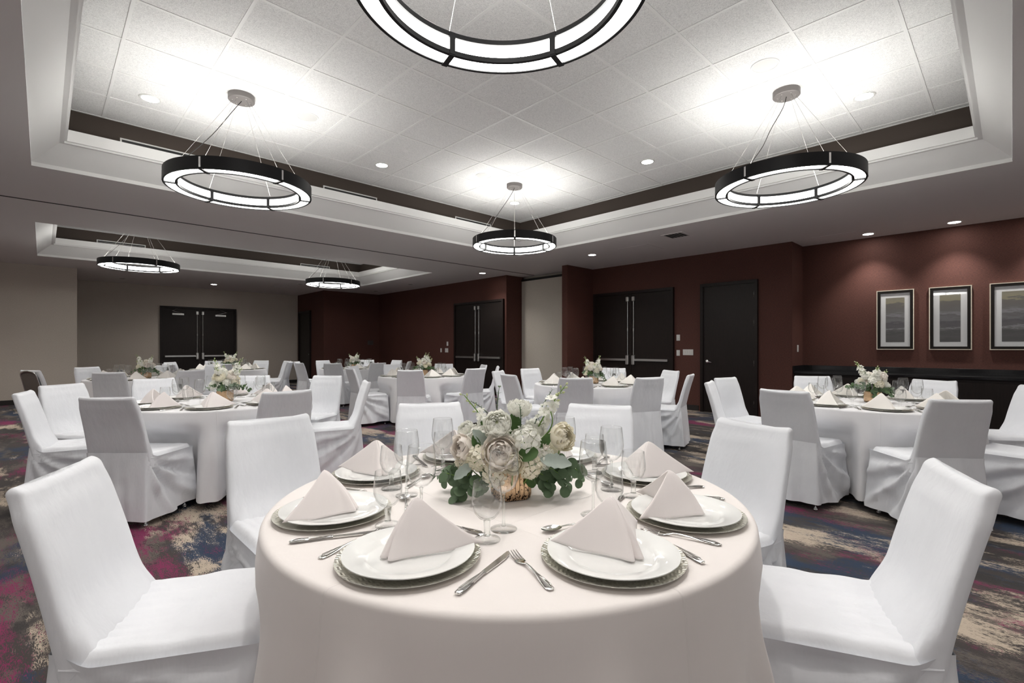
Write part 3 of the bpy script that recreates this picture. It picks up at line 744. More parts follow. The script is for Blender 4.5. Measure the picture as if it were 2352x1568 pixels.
# cutlery: length along +x (tip at +x), lying on z = 0
def make_fork():
    b = MB(); handle(b, .02)
    lofted(b, [(.018, .008, .0028, .004), (.03, .005, .006, .003), (.042, .003, .0115, .0025), (.052, .0025, .0125, .0022), (.056, .003, .0125, .002)])
    for k in range(4):
        y = (k-1.5)*.0068
        b.tube([(.054, y, .0028), (.075, y, .0045), (.095, y*.97, .0095)], [.0017, .0015, .0008], 6)
    return b.build('dinner_fork', M_STEEL, auto=50)
def make_knife():
    b = MB(); st = [(-.105, .0045, .003, .004), (-.103, .0045, .0075, .0062), (-.085, .0045, .0092, .0070), (-.05, .0045, .0075, .0068), (-.01, .0045, .0058, .0062), (.0, .0045, .0068, .0050)]
    lofted(b, st)
    b.tube([(-.0, 0, .0078), (-.05, .0050, .0078), (-.088, .0062, .0078), (-.1, 0, .0072), (-.088, -.0062, .0078), (-.05, -.005, .0078), (0, 0, .0078)], .0012, 5)
    vs = []; out = [(0, -.0062), (.05, -.0085), (.085, -.0090), (.112, -.0050), (.122, .0035), (.118, .0070), (.08, .0072), (.03, .0070), (0, .0065)]
    n = len(out)
    for z in (.0030, .0052): vs += [(x, y, z) for x, y in out]
    fs = [tuple(range(n-1, -1, -1)), tuple(range(n, 2*n))]+[(k, (k+1) % n, n+(k+1) % n, n+k) for k in range(n)]
    b.add(vs, fs); return b.build('dinner_knife', M_STEEL, auto=35)
def make_spoon():
    b = MB(); handle(b, .01)
    def bw(u, v):
        a = u*2*pi; r_ = v; x = .042+.030*r_*cos(a); y = .0185*r_*sin(a)*(1-.12*cos(a)); return (x, y, .0085-.0068*(1-r_*r_)+.001)
    b.grid(bw, 24, 6, closeu=True)
    def bo(u, v):
        a = -u*2*pi; r_ = 1-v; x = .042+.0305*r_*cos(a); y = .019*r_*sin(a)*(1-.12*cos(a)); return (x, y, .0088-.0078*(1-r_*r_)+.0008)
    b.grid(bo, 24, 6, closeu=True)
    return b.build('dessert_spoon', M_STEEL, auto=60)

def make_goblet(parts):
    bowl = [(.0, .052), (.010, .0525), (.022, .059), (.033, .073), (.0395, .092), (.0400, .108), (.0375, .130), (.0350, .152), (.0342, .1525), (.0338, .152), (.0362, .130), (.0386, .108), (.0380, .092), (.0315, .0745), (.020, .0615), (.008, .0575), (0, .057)]
    stem = [(0, .012), (.0095, .012), (.0088, .016), (.0078, .024), (.0085, .036), (.0092, .0395), (.0088, .044), (.0095, .0515), (0, .0518)]
    foot = [(0, 0), (.0345, 0), (.0352, .0015), (.034, .003), (.020, .0062), (.012, .0098), (.0098, .0118), (0, .0118)]
    return mk_glass('water_goblet', bowl, stem, foot, parts)
def make_wine(parts):
    bowl = [(.0, .100), (.008, .101), (.020, .107), (.033, .120), (.0405, .140), (.0425, .156), (.0405, .185), (.0365, .218), (.0358, .2195), (.0352, .218), (.0395, .185), (.0414, .156), (.0393, .140), (.0320, .1215), (.019, .109), (.006, .104), (0, .1035)]
    stem = [(0, .0085), (.006, .0085), (.0046, .014), (.0038, .03), (.0036, .07), (.0040, .092), (.0065, .0998), (0, .0999)]
    foot = [(0, 0), (.0365, 0), (.0372, .0012), (.036, .0022), (.018, .0042), (.009, .0065), (.006, .0083), (0, .0083)]
    return mk_glass('wine_glass', bowl, stem, foot, parts)
def mk_glass(name, bowl, stem, foot, parts):
    if parts:
        t = empty(name)
        b = MB(); b.lathe(bowl, 48); b.build('bowl', M_GLASS, t)
        b = MB(); b.lathe(stem, 24); b.build('stem', M_GSOLID, t)
        b = MB(); b.lathe(foot, 40); b.build('foot', M_GLASS, t)
        return t
    b = MB(); b.lathe(bowl, 28); b.lathe(stem, 12); b.lathe(foot, 24); return b.build(name, M_GLASS)

# ------------------------------------------------------------------ flowers
def petal_mat(name, c1, c2, thin=.36):
    m = mat(name, c1, .6); n = noise_n(m, coords(m), 40, 2); c = mix_n(m, n, c1, c2); basecol(m, c)
    if thin:
        N, L, B = nt(m); t = N.new('ShaderNodeBsdfTranslucent'); mx = N.new('ShaderNodeMixShader'); mx.inputs[0].default_value = thin
        L.new(c, t.inputs[0]); L.new(B.outputs[0], mx.inputs[1]); L.new(t.outputs[0], mx.inputs[2]); L.new(mx.outputs[0], N['Material Output'].inputs[0])
    return m
M_PW = petal_mat('white_petal', (.97, .97, .93), (.96, .96, .89))
M_PC = petal_mat('cream_petal', (.96, .93, .82), (.95, .90, .74))
M_PB = petal_mat('blush_petal', (.96, .92, .87), (.95, .89, .83))
M_PG = petal_mat('pale_green_petal', (.62, .68, .38), (.72, .76, .50))
M_LG = petal_mat('eucalyptus_green', (.075, .13, .065), (.13, .20, .11), .15)
M_LD = petal_mat('deep_green_leaf', (.045, .11, .025), (.08, .16, .04), .15)
M_LS = petal_mat('silver_leaf', (.33, .40, .36), (.45, .51, .46), .15)
M_ST = petal_mat('green_stem', (.16, .30, .06), (.24, .40, .10), .15)
def gold():
    m = mat('mercury_gold_glass', (.80, .55, .34), .22, .9); n = noise_n(m, coords(m), 130, 3, .7)
    N, L, B = nt(m); sx = N.new('ShaderNodeSeparateXYZ'); L.new(coords(m), sx.inputs[0])
    lowz = step(m, sx.outputs['Z'], .05, 0.0)
    f = step(m, math_n(m, 'ADD', n, math_n(m, 'MULTIPLY', lowz, .16)), .60, .66)
    basecol(m, mix_n(m, f, (.72, .50, .31), (.035, .02, .015))); return m
M_GOLD = gold()

def frame_of(d):
    d = Vector(d).normalized(); a = d.orthogonal().normalized(); b_ = d.cross(a)
    return Matrix((a, b_, d)).transposed()
def petal(b, M3, P, r0, L_, W_, elev, az, curl, mi=0, nu=4, nv=4, ruffle=0, rr=R):
    ca, sa = cos(az), sin(az); ph = rr.uniform(0, 6)
    def fn(u, v):
        x = (u*2-1); w_ = W_*sin(pi*(.12+.80*v)**.8)*.5 if v < 1 else W_*.28
        w_ = W_*.5*(max(.02, v)**.55)*sqrt(max(.03, 1-((v-.35)/.67)**4 if v > .35 else 1))
        s = r0+L_*v*cos(elev-curl*v*.5); z = L_*v*sin(elev+curl*v)*1.0
        z += ruffle*sin(x*5+ph)*v*v; s -= abs(x)**2*W_*.22*(1 if elev > .4 else -.2)
        lx, ly = s, x*w_
        q = Vector((lx*ca-ly*sa, lx*sa+ly*ca, z-.0))
        return P+M3 @ q
    b.grid(fn, nu, nv, mi)
def flower_head(P, d, r_, kind, mtl, parent, seed):
    rr = random.Random(seed); b = MB(); M3 = frame_of(d); P = Vector(P)
    def cup(rho, th0, th1, wid, az, flare, mi=0):
        # petal wrapped on a sphere from low on the bloom up towards the crown
        ph_ = rr.uniform(0, 6)
        def fn(u, v):
            x = u*2-1; th = th0+(th1-th0)*v; o = 1-.9*max(0, (v-.55)/.45)**3
            aw = wid*(.35+.65*sin(pi*min(.5, v*.9)))*sqrt(max(.10, o)); th_ = th+.16*x*x*(1 if v > .5 else 0)*max(0, v-.5)*2
            rh = rho*(1+flare*v*v+.03*sin(x*4+ph_)*v)
            a = az+x*aw; return P+M3 @ Vector((rh*sin(th_)*cos(a), rh*sin(th_)*sin(a), rh*cos(th_)))
        b.grid(fn, 6, 6, mi)
    if kind == 'ranunculus':
        b.lathe([(0, r_*.30), (r_*.12, r_*.27), (r_*.16, r_*.1), (0, -r_*.2)], 10, M=Matrix.Translation(P) @ M3.to_4x4(), mi=1)
        lay = [(.30, .10, 5, -.05), (.40, .20, 6, 0), (.50, .28, 7, .0), (.60, .38, 8, .02), (.70, .50, 8, .04), (.80, .62, 9, .06), (.88, .78, 9, .10), (.95, .98, 9, .14), (1.0, 1.22, 9, .18)]
        for l, (rho, t1, n, fl_) in enumerate(lay):
            for k in range(n): cup(rho*r_*rr.uniform(.97, 1.03), 2.3, t1+rr.uniform(-.05, .05), pi/n*1.35, 2*pi*k/n+l*.55+rr.uniform(-.1, .1), fl_, 1 if l == 0 else 0)
        mats = [mtl, M_PG]
    elif kind == 'rose':
        lay = [(.22, .10, 3, .0), (.32, .15, 3, .02), (.42, .22, 4, .04), (.54, .34, 4, .06), (.66, .48, 5, .10), (.78, .66, 5, .16), (.88, .88, 5, .24), (.95, 1.12, 6, .32)]
        for l, (rho, t1, n, fl_) in enumerate(lay):
            for k in range(n): cup(rho*r_*rr.uniform(.96, 1.04), 2.4, t1+rr.uniform(-.06, .06), pi/n*1.5, 2*pi*k/n+l*.9+rr.uniform(-.15, .15), fl_)
        mats = [mtl]
    elif kind == 'hydrangea':
        n = 19
        for k in range(n):
            z = 1-(k+.5)/n*1.35; th = k*2.399; q = sqrt(max(0, 1-z*z)); dd = M3 @ Vector((q*cos(th), q*sin(th), z))
            fp = P+dd*r_*rr.uniform(.72, .95); F3 = frame_of(dd+Vector((rr.uniform(-.2, .2), rr.uniform(-.2, .2), rr.uniform(-.1, .2))))
            a0 = rr.uniform(0, 6)
            for j in range(4): petal(b, F3, fp, r_*.03, r_*.46, r_*.54, .22, a0+j*pi/2, -.1, 0, 3, 3, r_*.04, rr)
            b.lathe([(0, r_*.05), (r_*.04, 0), (0, -r_*.02)], 5, M=Matrix.Translation(fp+dd*r_*.03) @ F3.to_4x4(), mi=1)
        mats = [mtl, M_PG]
    elif kind == 'bud':
        for l, (r0, L_, el, n) in enumerate([(.05, .9, 1.5, 3), (.15, 1.1, 1.4, 4), (.25, 1.2, 1.25, 4)]):
            for k in range(n): petal(b, M3, P-Vector(d).normalized()*r_*.4, r0*r_, L_*r_, r_*.8, el, 2*pi*k/n+l, .15, 0, 4, 4, 0, rr)
        mats = [mtl]
    nm = {'ranunculus': 'ranunculus_bloom', 'rose': 'rose_bloom', 'hydrangea': 'hydrangea_bloom', 'bud': 'rose_bud'}[kind]
    return b.build(nm, mats, parent)
def curve_pts(a, b_, bow, n=8):
    a, b_ = Vector(a), Vector(b_); return [a.lerp(b_, i/n)+Vector(bow)*sin(pi*i/n) for i in range(n+1)]
def leaf(b, P, d, up, L_, W_, mi=0, lobes=0, fold=.25):
    P = Vector(P); d = Vector(d).normalized(); side = d.cross(Vector(up)).normalized(); upv = side.cross(d)
    def fn(u, v):
        x = u*2-1; w_ = W_*.5*(sqrt(max(0, 1-(2*min(1, v*.98+.01)-1)**2)) if W_ > L_*.7 else sin(pi*min(1, v*.96+.02))**.7)
        if lobes: w_ *= .72+.28*abs(cos(v*lobes*pi))
        return P+d*L_*v+side*x*w_+upv*(abs(x)*w_*fold-L_*.12*v*v)
    b.grid(fn, 4, 10 if lobes else 8, mi)
def sprig(parent, a, e, bow, kind, seed, name='eucalyptus_sprig', n=8, ls=.03):
    rr = random.Random(seed); pts = curve_pts(a, e, bow, 10); b = MB(); b.tube(pts, [.0016]*10+[.0008], 5, 0)
    m2 = {'round': M_LG, 'small': M_LG, 'deep': M_LD, 'silver': M_LS}[kind]
    for k in range(n):
        u = .25+.75*k/max(1, n-1); i = min(9, int(u*10)); p = pts[i].lerp(pts[i+1], u*10-i); tdir = (pts[i+1]-pts[i]).normalized()
        o = tdir.orthogonal().normalized(); o = Matrix.Rotation(k*1.9+rr.uniform(-.4, .4), 3, tdir) @ o
        for sgn in (1, -1):
            dd = (o*sgn+tdir*rr.uniform(.2, .7)); upn = tdir+Vector((0, 0, .3))
            if kind == 'round': dd = dd+Vector((0, 0, -.45)); upn = Vector(((e[0]-a[0])*6+rr.uniform(-.5, .5), (e[1]-a[1])*6-.8+rr.uniform(-.5, .5), .45))
            sz = ls*(1-.35*u)*rr.uniform(.8, 1.15)
            ratio = {'round': 1.0, 'small': .6, 'deep': .5, 'silver': .5}[kind]
            leaf(b, p, dd, upn, sz, sz*ratio, 1, 4 if kind == 'silver' else 0, .1)
    return b.build(name, [M_ST if kind != 'small' else M_LG, m2], parent)
def stock(parent, a, e, bow, seed, n=10, fs_=.016, bare=.25):
    rr = random.Random(seed); pts = curve_pts(a, e, bow, 12); b = MB(); b.tube(pts, [.0032-.0016*i/12 for i in range(13)], 6, 0)
    for k in range(n):
        u = bare+(1-bare)*k/(n-1); i = min(11, int(u*12)); p = pts[i].lerp(pts[i+1], u*12-i); td = (pts[i+1]-pts[i]).normalized()
        o = Matrix.Rotation(k*2.4, 3, td) @ td.orthogonal().normalized(); dd = (o+td*(.3+u)).normalized()
        if u < .74:
            fp = p+dd*fs_*.9; b.tube([p, fp], .0009, 4, 0); F3 = frame_of(dd)
            for j in range(5): petal(b, F3, fp, .001, fs_, fs_*1.05, .35, j*2*pi/5, -.2, 1, 3, 3, .002, rr)
            for j in range(4): petal(b, F3, fp, .0005, fs_*.55, fs_*.7, 1.1, j*2*pi/4+.5, 0, 1, 3, 3, .001, rr)
        else:
            fp = p+dd*fs_*.6; s = fs_*(.40-.15*u); b.tube([p, fp], .0009, 4, 0)
            b.lathe([(0, s*1.6), (s*.6, s*1.0), (s*.7, 0), (0, -s*.7)], 7, M=Matrix.Translation(fp) @ frame_of(dd).to_4x4(), mi=2)
    return b.build('stock_stem', [M_ST, M_PW, M_PG], parent)
def vase(parent, wd=.062, h=.098):
    b = MB(); n = 112
    prof = [(.86, 0, 0), (.97, .006, .5), (1, .02, 1), (1, h-.012, 1), (.99, h, .4), (.93, h, 0), (.92, .02, 0), (0, .015, 0)]
    vs = []
    for s, z, rb in prof:
        for k in range(n):
            a = 2*pi*k/n; q = (abs(cos(a))**5+abs(sin(a))**5)**(-1/5)    # rounded square
            r_ = wd*s*min(q, 1.22)*(1+.034*rb*cos(a*26))
            vs.append((r_*cos(a), r_*sin(a), z))
    fs = [(l*n+k, l*n+(k+1) % n, l*n+n+(k+1) % n, l*n+n+k) for l in range(len(prof)-1) for k in range(n)]
    fs.append(tuple(range(n-1, -1, -1))); b.add(vs, fs); return b.build('ribbed_vase', M_GOLD, parent, auto=70)

def near_centerpiece(loc):
    t = empty('floral_centerpiece', loc, YAW-pi/2)
    tag(t, 'large white rose, ranunculus and eucalyptus bouquet in ribbed gold vase on foreground table', 'flowers', 'floral centrepieces')
    v = vase(t, .058, .10); v.rotation_euler = (0, 0, .35)
    D0 = 1.615
    def P(px, py, dep=0):   # bouquet measured against the vase: metres right, metres away, metres above the cloth
        Y = D0+dep; return Vector(((px-1176)/FPX*Y-(1172-1176)/FPX*D0, dep, HC-(py-796.27)/FPX*Y-.75))
    core = Vector((0, 0, .12))
    heads = [('ranunculus', 1142, 975, -.05, .042, M_PW, (-.1, -.8, .6)), ('ranunculus', 1192, 937, .0, .037, M_PW, (.05, -.15, 1)), ('ranunculus', 1291, 1003, -.03, .043, M_PC, (.7, -.6, .25)),
             ('rose', 1063, 1028, -.03, .040, M_PB, (-.7, -.6, .15)), ('ranunculus', 1070, 985, .02, .027, M_PW, (-.5, -.4, .7)), ('rose', 1148, 1042, -.085, .052, M_PB, (-.05, -1, .5)),
             ('rose', 1177, 1064, -.10, .030, M_PC, (.15, -1, .1)), ('hydrangea', 1205, 1012, -.05, .050, M_PW, (.2, -.7, .7)), ('hydrangea', 1165, 1005, .0, .045, M_PW, (0, -.3, 1)),
             ('hydrangea', 1100, 1052, -.06, .042, M_PC, (-.5, -.8, 0)), ('hydrangea', 1135, 1085, -.08, .040, M_PC, (-.2, -.9, -.3)), ('hydrangea', 1216, 1072, -.07, .040, M_PC, (.4, -.9, -.1)),
             ('bud', 1252, 1030, -.05, .018, M_PB, (.2, -.5, 1)), ('hydrangea', 1235, 1010, .05, .045, M_PW, (.4, .3, .8)), ('rose', 1110, 1010, .06, .045, M_PW, (-.4, .5, .8)),
             ('hydrangea', 1180, 1035, .09, .055, M_PW, (0, .8, .6)), ('rose', 1270, 1045, .04, .036, M_PC, (.8, .1, .3)), ('hydrangea', 1085, 1050, .06, .045, M_PW, (-.7, .5, .2)),
             ('hydrangea', 1100, 1005, .0, .044, M_PW, (-.4, -.4, .8)), ('hydrangea', 1245, 1050, -.03, .040, M_PW, (.7, -.6, .2)), ('hydrangea', 1065, 1065, -.02, .034, M_PC, (-.8, -.5, -.1)), ('rose', 1228, 985, .03, .034, M_PW, (.4, -.2, .9))]
    for i, (k, px, py, dp, r_, m, d) in enumerate(heads):
        p = P(px, py, dp); flower_head(p, d, r_, k, m, t, 100+i)
    b = MB()
    for i, (k, px, py, dp, r_, m, d) in enumerate(heads):
        p = P(px, py, dp); b.tube(curve_pts((p.x*.15, p.y*.2, .02), p-Vector(d).normalized()*r_*.15, (p.x*.25, p.y*.2, .0), 7), .0022, 6)
    b.tube(curve_pts(P(1245, 1025, 0), P(1282, 1000, -.02), (0, 0, .035), 8), .0025, 6); b.tube(curve_pts(P(1228, 1020, 0), P(1262, 940, 0), (.03, 0, 0), 8), .0022, 6)
    b.build('flower_stems', M_ST, t)
    stock(t, P(1150, 1040, .02), P(1066, 908, -.01), (.02, 0, -.01), 5, 15, .019, .3)
    stock(t, P(1215, 1030, .02), P(1296, 888, .0), (-.012, 0, 0), 6, 17, .022, .38)
    sprig(t, P(1150, 1020, .04), P(1146, 890, .06), (-.01, 0, 0), 'small', 11, n=8, ls=.020)
    sprig(t, P(1220, 1010, .02), P(1268, 895, .03), (-.012, 0, 0), 'small', 12, n=12, ls=.015)
    sprig(t, P(1150, 985, .05), P(1082, 922, .05), (0, 0, .012), 'small', 13, n=10, ls=.014)
    sprig(t, P(1190, 1010, -.06), P(1193, 930, -.05), (.006, 0, 0), 'small', 14, n=10, ls=.015)
    for k, (a, e, bow) in enumerate([((1090, 1070, -.02), (1022, 1085, -.04), (0, 0, -.02)), ((1080, 1085, -.04), (1050, 1140, -.06), (0, 0, .01)), ((1110, 1095, -.05), (1092, 1125, -.09), (0, 0, .01)),
                                     ((1225, 1080, -.03), (1262, 1125, -.06), (.01, 0, .01)), ((1240, 1070, -.02), (1300, 1118, -.05), (.01, 0, .015)), ((1260, 1060, 0), (1334, 1085, -.02), (0, 0, .01)),
                                     ((1240, 1075, .03), (1330, 1100, .06), (0, 0, .02)), ((1100, 1075, .05), (1020, 1100, .06), (0, 0, .02)), ((1170, 1060, .08), (1150, 1080, .18), (0, 0, .02)), ((1200, 1060, .08), (1230, 1080, .17), (0, 0, .02))]):
        sprig(t, P(*a), P(*e), bow, 'round', 20+k, n=6, ls=.047)
    b = MB()
    for px, py, dp, ex, ey, L_, W_, up in ((1178, 1000, -.02, 1180, 945, .075, .052, (0, -1, 0)), (1100, 1035, -.05, 1090, 1010, .055, .028, (0, -1, .2)), (1240, 1030, -.04, 1262, 1000, .06, .03, (0, -1, .2)),
                                       (1120, 1040, -.03, 1130, 1010, .05, .03, (0, -1, .2)), (1190, 1050, -.09, 1235, 1035, .065, .048, (0, -1, .5)), (1150, 1090, -.04, 1180, 1110, .05, .035, (0, -.5, 1)),
                                       (1215, 1085, -.04, 1222, 1115, .05, .035, (0, -1, .3)), (1250, 1065, 0, 1330, 1070, .09, .045, (0, -.3, 1)), (1130, 990, .0, 1105, 970, .05, .03, (0, -1, 0))):
        p = P(px, py, dp); e = P(ex, ey, dp-.01); leaf(b, p, e-p, up, L_, W_)
    b.build('green_leaves', M_LD, t)
    for px, py, dp, ex, ey, L_, W_ in ((1240, 1055, -.07, 1300, 1062, .10, .055), (1085, 1065, -.07, 1040, 1100, .075, .04), (1118, 1022, -.04, 1090, 990, .07, .04)):
        b = MB(); p = P(px, py, dp); e = P(ex, ey, dp-.02); leaf(b, p, e-p, (0, -.8, .6), L_, W_, 0, 4); b.build('silver_leaf', M_LS, t)
    b = MB()
    for s in (1083, 1070, 1060): b.tube(curve_pts(P(1075, 1070, -.02), P(s-70, s+12, -.03), (0, 0, .01), 6), .0008, 4)
    for k in range(14):
        p = P(1060-k*5, 1075+k*1.5, -.03); leaf(b, p, (R.uniform(-1, .2), -.3, R.uniform(-1, 1)), (0, 1, .2), .016, .005)
    b.build('rosemary_sprig', M_LG, t)
    return t
def centerpiece(seed, spread=.15, hgt=.24):
    rr = random.Random(seed); t = empty('floral_centerpiece'); vase(t, .055, .10).rotation_euler = (0, 0, rr.uniform(0, 1.5))
    n = 15
    for k in range(n):
        th = k*2.399+rr.uniform(-.3, .3); u = (k+.5)/n; rad = spread*.62*sqrt(u)*rr.uniform(.8, 1.15); z = .12+(hgt*.50)*(1-u*.75)+rr.uniform(-.015, .03)
        kind = rr.choice(['hydrangea', 'rose', 'ranunculus', 'hydrangea']); m = rr.choice([M_PW, M_PW, M_PC, M_PB])
        p = Vector((rad*cos(th), rad*sin(th), z)); flower_head(p, (p.x*5, p.y*5, .55), rr.uniform(.033, .045), kind, m, t, seed*50+k)
    for k in range(5):
        th = k*1.9+seed; q = spread*.75
        stock(t, (.02*cos(th), .02*sin(th), .12), (q*cos(th), q*sin(th), .12+hgt*rr.uniform(.55, 1.05)), (0, 0, .02), seed*9+k, 18, .023, .3)
    for k in range(9):
        th = k*.72+seed*.3; q = spread*rr.uniform(.85, 1.2)
        sprig(t, (.03*cos(th), .03*sin(th), .10), (q*cos(th), q*sin(th), rr.uniform(.05, .16)), (0, 0, .035), rr.choice(['round', 'deep', 'round', 'silver']), seed*7+k, n=6, ls=.042)
    for k in range(2):
        th = k*2.8+seed; sprig(t, (0, 0, .15), (.09*cos(th), .09*sin(th), hgt*1.15), (0, 0, 0), 'small', seed+k, n=9, ls=.018)
    return t

# ------------------------------------------------------------------ tables and place settings
SEATN = {22.5: 'right far side', 67.5: 'back right', 112.5: 'back left', 157.5: 'left far side', 202.5: 'left near side', 247.5: 'front left', 292.5: 'front right', 337.5: 'right near side'}
TABLES = [
 # key, centre, name, cloth, napkin, chairs [(world angle, radius, extra turn)], seat labels
 (1, (1.148, 1.199), 'the foreground table', 'P', 'P', [(151, 1.28, 2), (106, 1.33, -14), (67, 1.36, -6), (22, 1.29, 2), (-19, 1.20, 0), (-60, 1.27, -7)]),
 (2, (1.185, 5.065), 'the second table on the left', 'W', 'P', [(-137, 1.20, 3), (175, 1.30, -8), (140, 1.39, -14), (104, 1.37, -10), (63, 1.33, -8), (24, 1.34, 10), (-28, 1.28, 8), (-82, 1.20, -6)]),
 (3, (5.32, .91), 'the table by the black counter', 'W', 'C', [(164, 1.21, 8), (-148, 1.28, 8), (119, 1.32, -14), (86, 1.30, -8), (33, 1.30, 0), (-16, 1.28, 0), (-52, 1.36, 0), (-103, 1.29, 0)]),
 (4, (5.36, 4.0), 'the table before the right double doors', 'W', 'C', [(166, 1.29, 0), (-150, 1.34, 18), (-113, 1.30, 0), (-73, 1.30, 0), (-27, 1.28, 0), (20, 1.30, 0), (84, 1.28, 0), (124, 1.30, -10)]),
 (5, (4.75, 7.12), 'the table before the middle double doors', 'W', 'C', [(173, 1.28, 0), (-132, 1.33, 0), (-84, 1.27, -8), (-40, 1.30, 0), (-6, 1.28, -20), (38, 1.28, 0), (84, 1.28, 0), (130, 1.28, 0)]),
 (6, (5.22, 10.68), 'the table in the red corner', 'W', 'C', [(-135, 1.32, 0), (-95, 1.34, 8), (184, 1.30, 0), (142, 1.30, 0), (100, 1.28, 0), (50, 1.28, 0), (10, 1.28, 0), (-42, 1.28, 0)]),
 (7, (1.165, 9.66), 'the table by the beige corner', 'W', 'C', [(-113, 1.38, -6), (-73, 1.36, 0), (170, 1.32, 42), (120, 1.28, 0), (75, 1.30, 0), (30, 1.28, 0), (-22, 1.28, 0)]),
 (8, (2.95, 12.1), 'the table before the beige wall doors', 'W', 'C', [(-109, 1.30, 0), (43, 1.30, 0), (-36, 1.30, 0), (4, 1.30, 0), (137, 1.28, 0), (-156, 1.28, 0), (90, 1.28, 0)]),
]
protos = {'chair': [make_chair(k) for k in range(3)], 'charger': make_charger(), 'plate': make_plate(), 'fork': make_fork(), 'knife': make_knife(), 'spoon': make_spoon(),
          'napP': [make_napkin(M_NAP_P, k) for k in range(2)], 'napC': [make_napkin(M_NAP_C, k+5) for k in range(2)],
          'gobN': make_goblet(True), 'gobF': make_goblet(False), 'winN': make_wine(True), 'winF': make_wine(False),
          'table': make_table(), 'cp': [centerpiece(k+1, .16+.01*k, .24+.015*k) for k in range(3)]}
used = set()
def place(p, loc, rz, label, cat, group, parts=True):
    if id(p) in used: o = copy_tree(p)
    else: used.add(id(p)); o = p
    o.location = loc; o.rotation_euler = (0, 0, rz); tag(o, label, cat, group); return o
CHW = {0: 'on the far right', 1: 'at the back right', 2: 'at the back', 3: 'at the back left', 4: 'on the far left', 5: 'on the near left', 6: 'at the front', 7: 'on the near right'}
NAPDIR = {(1, 247.5): 233, (1, 292.5): 296, (1, 202.5): 2, (1, 337.5): -14, (1, 157.5): 300, (1, 22.5): 230}
def chair_pos_name(camdeg, taken):
    camdeg %= 360
    names = ['right', 'right rear', 'rear right', 'rear', 'rear left', 'left rear', 'left', 'left front', 'front left', 'front', 'front right', 'right front']
    k = int(round(camdeg/30)) % 12
    for d in (0, 1, -1, 2, -2, 3, -3, 4, -4, 5):
        n = names[(k+d) % 12]
        if n not in taken: taken.add(n); return n
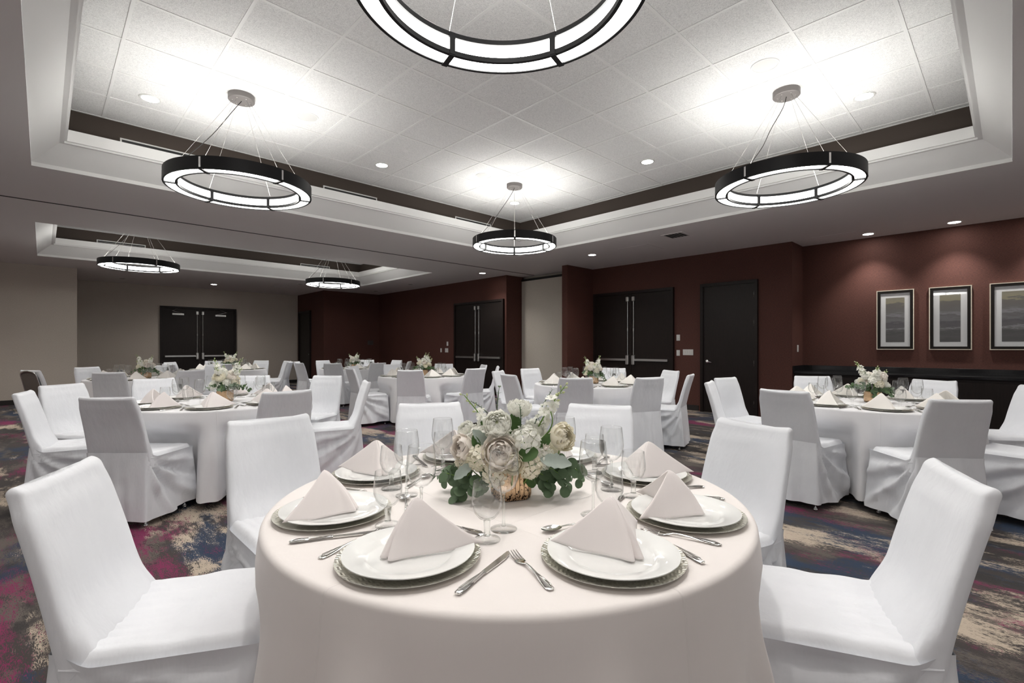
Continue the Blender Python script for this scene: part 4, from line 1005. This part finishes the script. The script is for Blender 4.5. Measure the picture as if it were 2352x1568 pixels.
for key, (tx, ty), tname, cl, nap, chairs in TABLES:
    rr = random.Random(key*31)
    place(protos['table'], (tx, ty, 0), .3*key, 'round banquet table hidden under the cloth of %s' % tname, 'table', 'round banquet tables')
    loc = []
    for ang, rad, turn in chairs:
        a = radians(ang); fa = a+pi+radians(turn); loc.append((rad*cos(a)+.34*cos(fa), rad*sin(a)+.34*sin(fa), fa))
    c = make_cloth(M_CLOTH_P if cl == 'P' else M_CLOTH_W, key, loc)
    place(c, (tx, ty, 0), 0, '%s floor-length cloth on %s' % ('pale blush' if cl == 'P' else 'white', tname), 'tablecloth', 'round floor length tablecloths')
    z = .7505
    if key == 1: near_centerpiece((tx+camxy(.004, -.045)[0], ty+camxy(.004, -.045)[1], z))
    else:
        dx = camxy(rr.uniform(-.02, .05), rr.uniform(-.04, .02))
        place(protos['cp'][key % 3], (tx+dx[0], ty+dx[1], z), key*1.7, 'white flower centrepiece in gold vase on %s' % tname, 'flowers', 'floral centrepieces')
    taken = set()
    for i, (ang, rad, turn) in enumerate(chairs):
        a = radians(ang); nm = chair_pos_name(ang+44.06, taken)
        fa = a+pi+radians(turn); cx, cy = tx+rad*cos(a)+.34*cos(fa), ty+rad*sin(a)+.34*sin(fa)   # from the top of the back to the seat origin
        look = 'white' if 0 < ((ang+44.06) % 360) < 180 or key == 1 else 'grey-backed'
        place(protos['chair'][(i+key) % 3], (cx, cy, 0), fa-pi/2, '%s fabric covered chair at the %s of %s' % (look, nm, tname), 'chair', 'covered banquet chairs')
        if key == 7 and i == 2: bare = (cx, cy, fa)
    for s, sn in SEATN.items():
        wa = radians(s-44.06); out = Vector((cos(wa), sin(wa), 0)); rt = Vector((-sin(wa), cos(wa), 0))   # rt: the diner's right
        ctr = Vector((tx, ty, 0)); J = lambda q: rr.uniform(-q, q)
        where = '%s place of %s' % (sn, tname)
        def at(r_, lat, zz): p = ctr+out*r_+rt*lat; return (p.x, p.y, zz)
        jr, jl = J(.008), J(.012)
        lat0 = {247.5: -.018, 292.5: .03}.get(s, jl) if key == 1 else jl
        place(protos['charger'], at(.568+jr*.5, lat0, z), J(3), 'silver woven charger plate, %s' % where, 'charger plate', 'silver charger plates')
        place(protos['plate'], at(.568+jr, lat0+J(.003), z+.0030), J(3), 'white dinner plate, %s' % where, 'plate', 'white dinner plates')
        nd = NAPDIR.get((key, s)); nd = radians(nd-44.06) if nd is not None else wa+radians(J(70))
        nap_p = protos['napP' if nap == 'P' else 'napC'][int(s) % 2]
        no_ = {(1, 247.5): -.018, (1, 292.5): .026}.get((key, s), 0)
        place(nap_p, at(.568+jr-.006, lat0+no_+J(.006), z+.0098), nd-pi/2, '%s folded pyramid napkin, %s' % ('blush' if nap == 'P' else 'cream', where), 'napkin', 'pyramid folded napkins')
        inw = atan2(-out.y, -out.x)
        place(protos['knife'], at(.575+J(.01), .19+lat0*.4+J(.006), z), inw+radians(J(6)), 'steel dinner knife, %s' % where, 'knife', 'dinner knives')
        place(protos['fork'], at(.560+J(.01), -.19+lat0*.6+J(.006), z), inw+radians(J(7)-2), 'steel dinner fork, %s' % where, 'fork', 'dinner forks')
        place(protos['spoon'], at(.358+J(.01), -.01+lat0*.5+J(.012), z), inw+pi/2+radians(J(9)), 'steel dessert spoon, %s' % where, 'spoon', 'dessert spoons')
        gr, gl, wr_, wl = .40+J(.012), .128+J(.015), .315+J(.01), .148+J(.014)
        if key == 1: gr, gl, wr_, wl = {247.5: (.397, .104, .312, .114), 292.5: (.374, .153, .299, .147), 337.5: (.399, .119, .316, .168), 202.5: (.429, .15, .338, .165)}.get(s, (gr, gl, wr_, wl))
        N_ = key == 1
        place(protos['gobN' if N_ else 'gobF'], at(gr, gl, z), 0, 'short stemmed water goblet, %s' % where, 'goblet', 'water goblets')
        place(protos['winN' if N_ else 'winF'], at(wr_, wl, z), 0, 'tall stemmed wine glass, %s' % where, 'wine glass', 'wine glasses')


# the one chair whose cover has slipped: its rounded steel frame and taupe back show
ch = [o for o in COL.objects if o.name.startswith('banquet_chair') and o.parent is None and abs(o.location.x-bare[0]) < 1e-4 and abs(o.location.y-bare[1]) < 1e-4][0]
ch['label'] = 'chair with slipped cover exposing its steel frame and taupe back near the beige wall'
b = MB(); N_ = 24
def bp_(x, z): return (x, -.225-.085*((z-.475)/.435)-.03*((z-.475)/.435)**2-.037, z)
out = []
for k in range(N_+1):
    a = pi*k/N_; out.append((.155*cos(a), .825+.075*sin(a)**.8 if sin(a) > 0 else .825))
pts = [(.165, .50)]+out+[(-.165, .50)]
vs = [bp_(x, z) for x, z in pts]+[(p[0], p[1]-.006, p[2]) for p in [bp_(x*.97, .5+(z-.5)*.985) for x, z in pts]]
n = len(pts); b.add(vs, [tuple(range(n, 2*n))]+[(k, (k+1) % n, n+(k+1) % n, n+k) for k in range(n)])
b.build('exposed_back_panel', mat('taupe_upholstery', (.16, .14, .125), .8), ch, smooth=False)
b = MB(); b.tube([(p[0], p[1]-.008, p[2]) for p in vs[:n]], .009, 8); b.build('steel_frame', M_SATIN, ch)
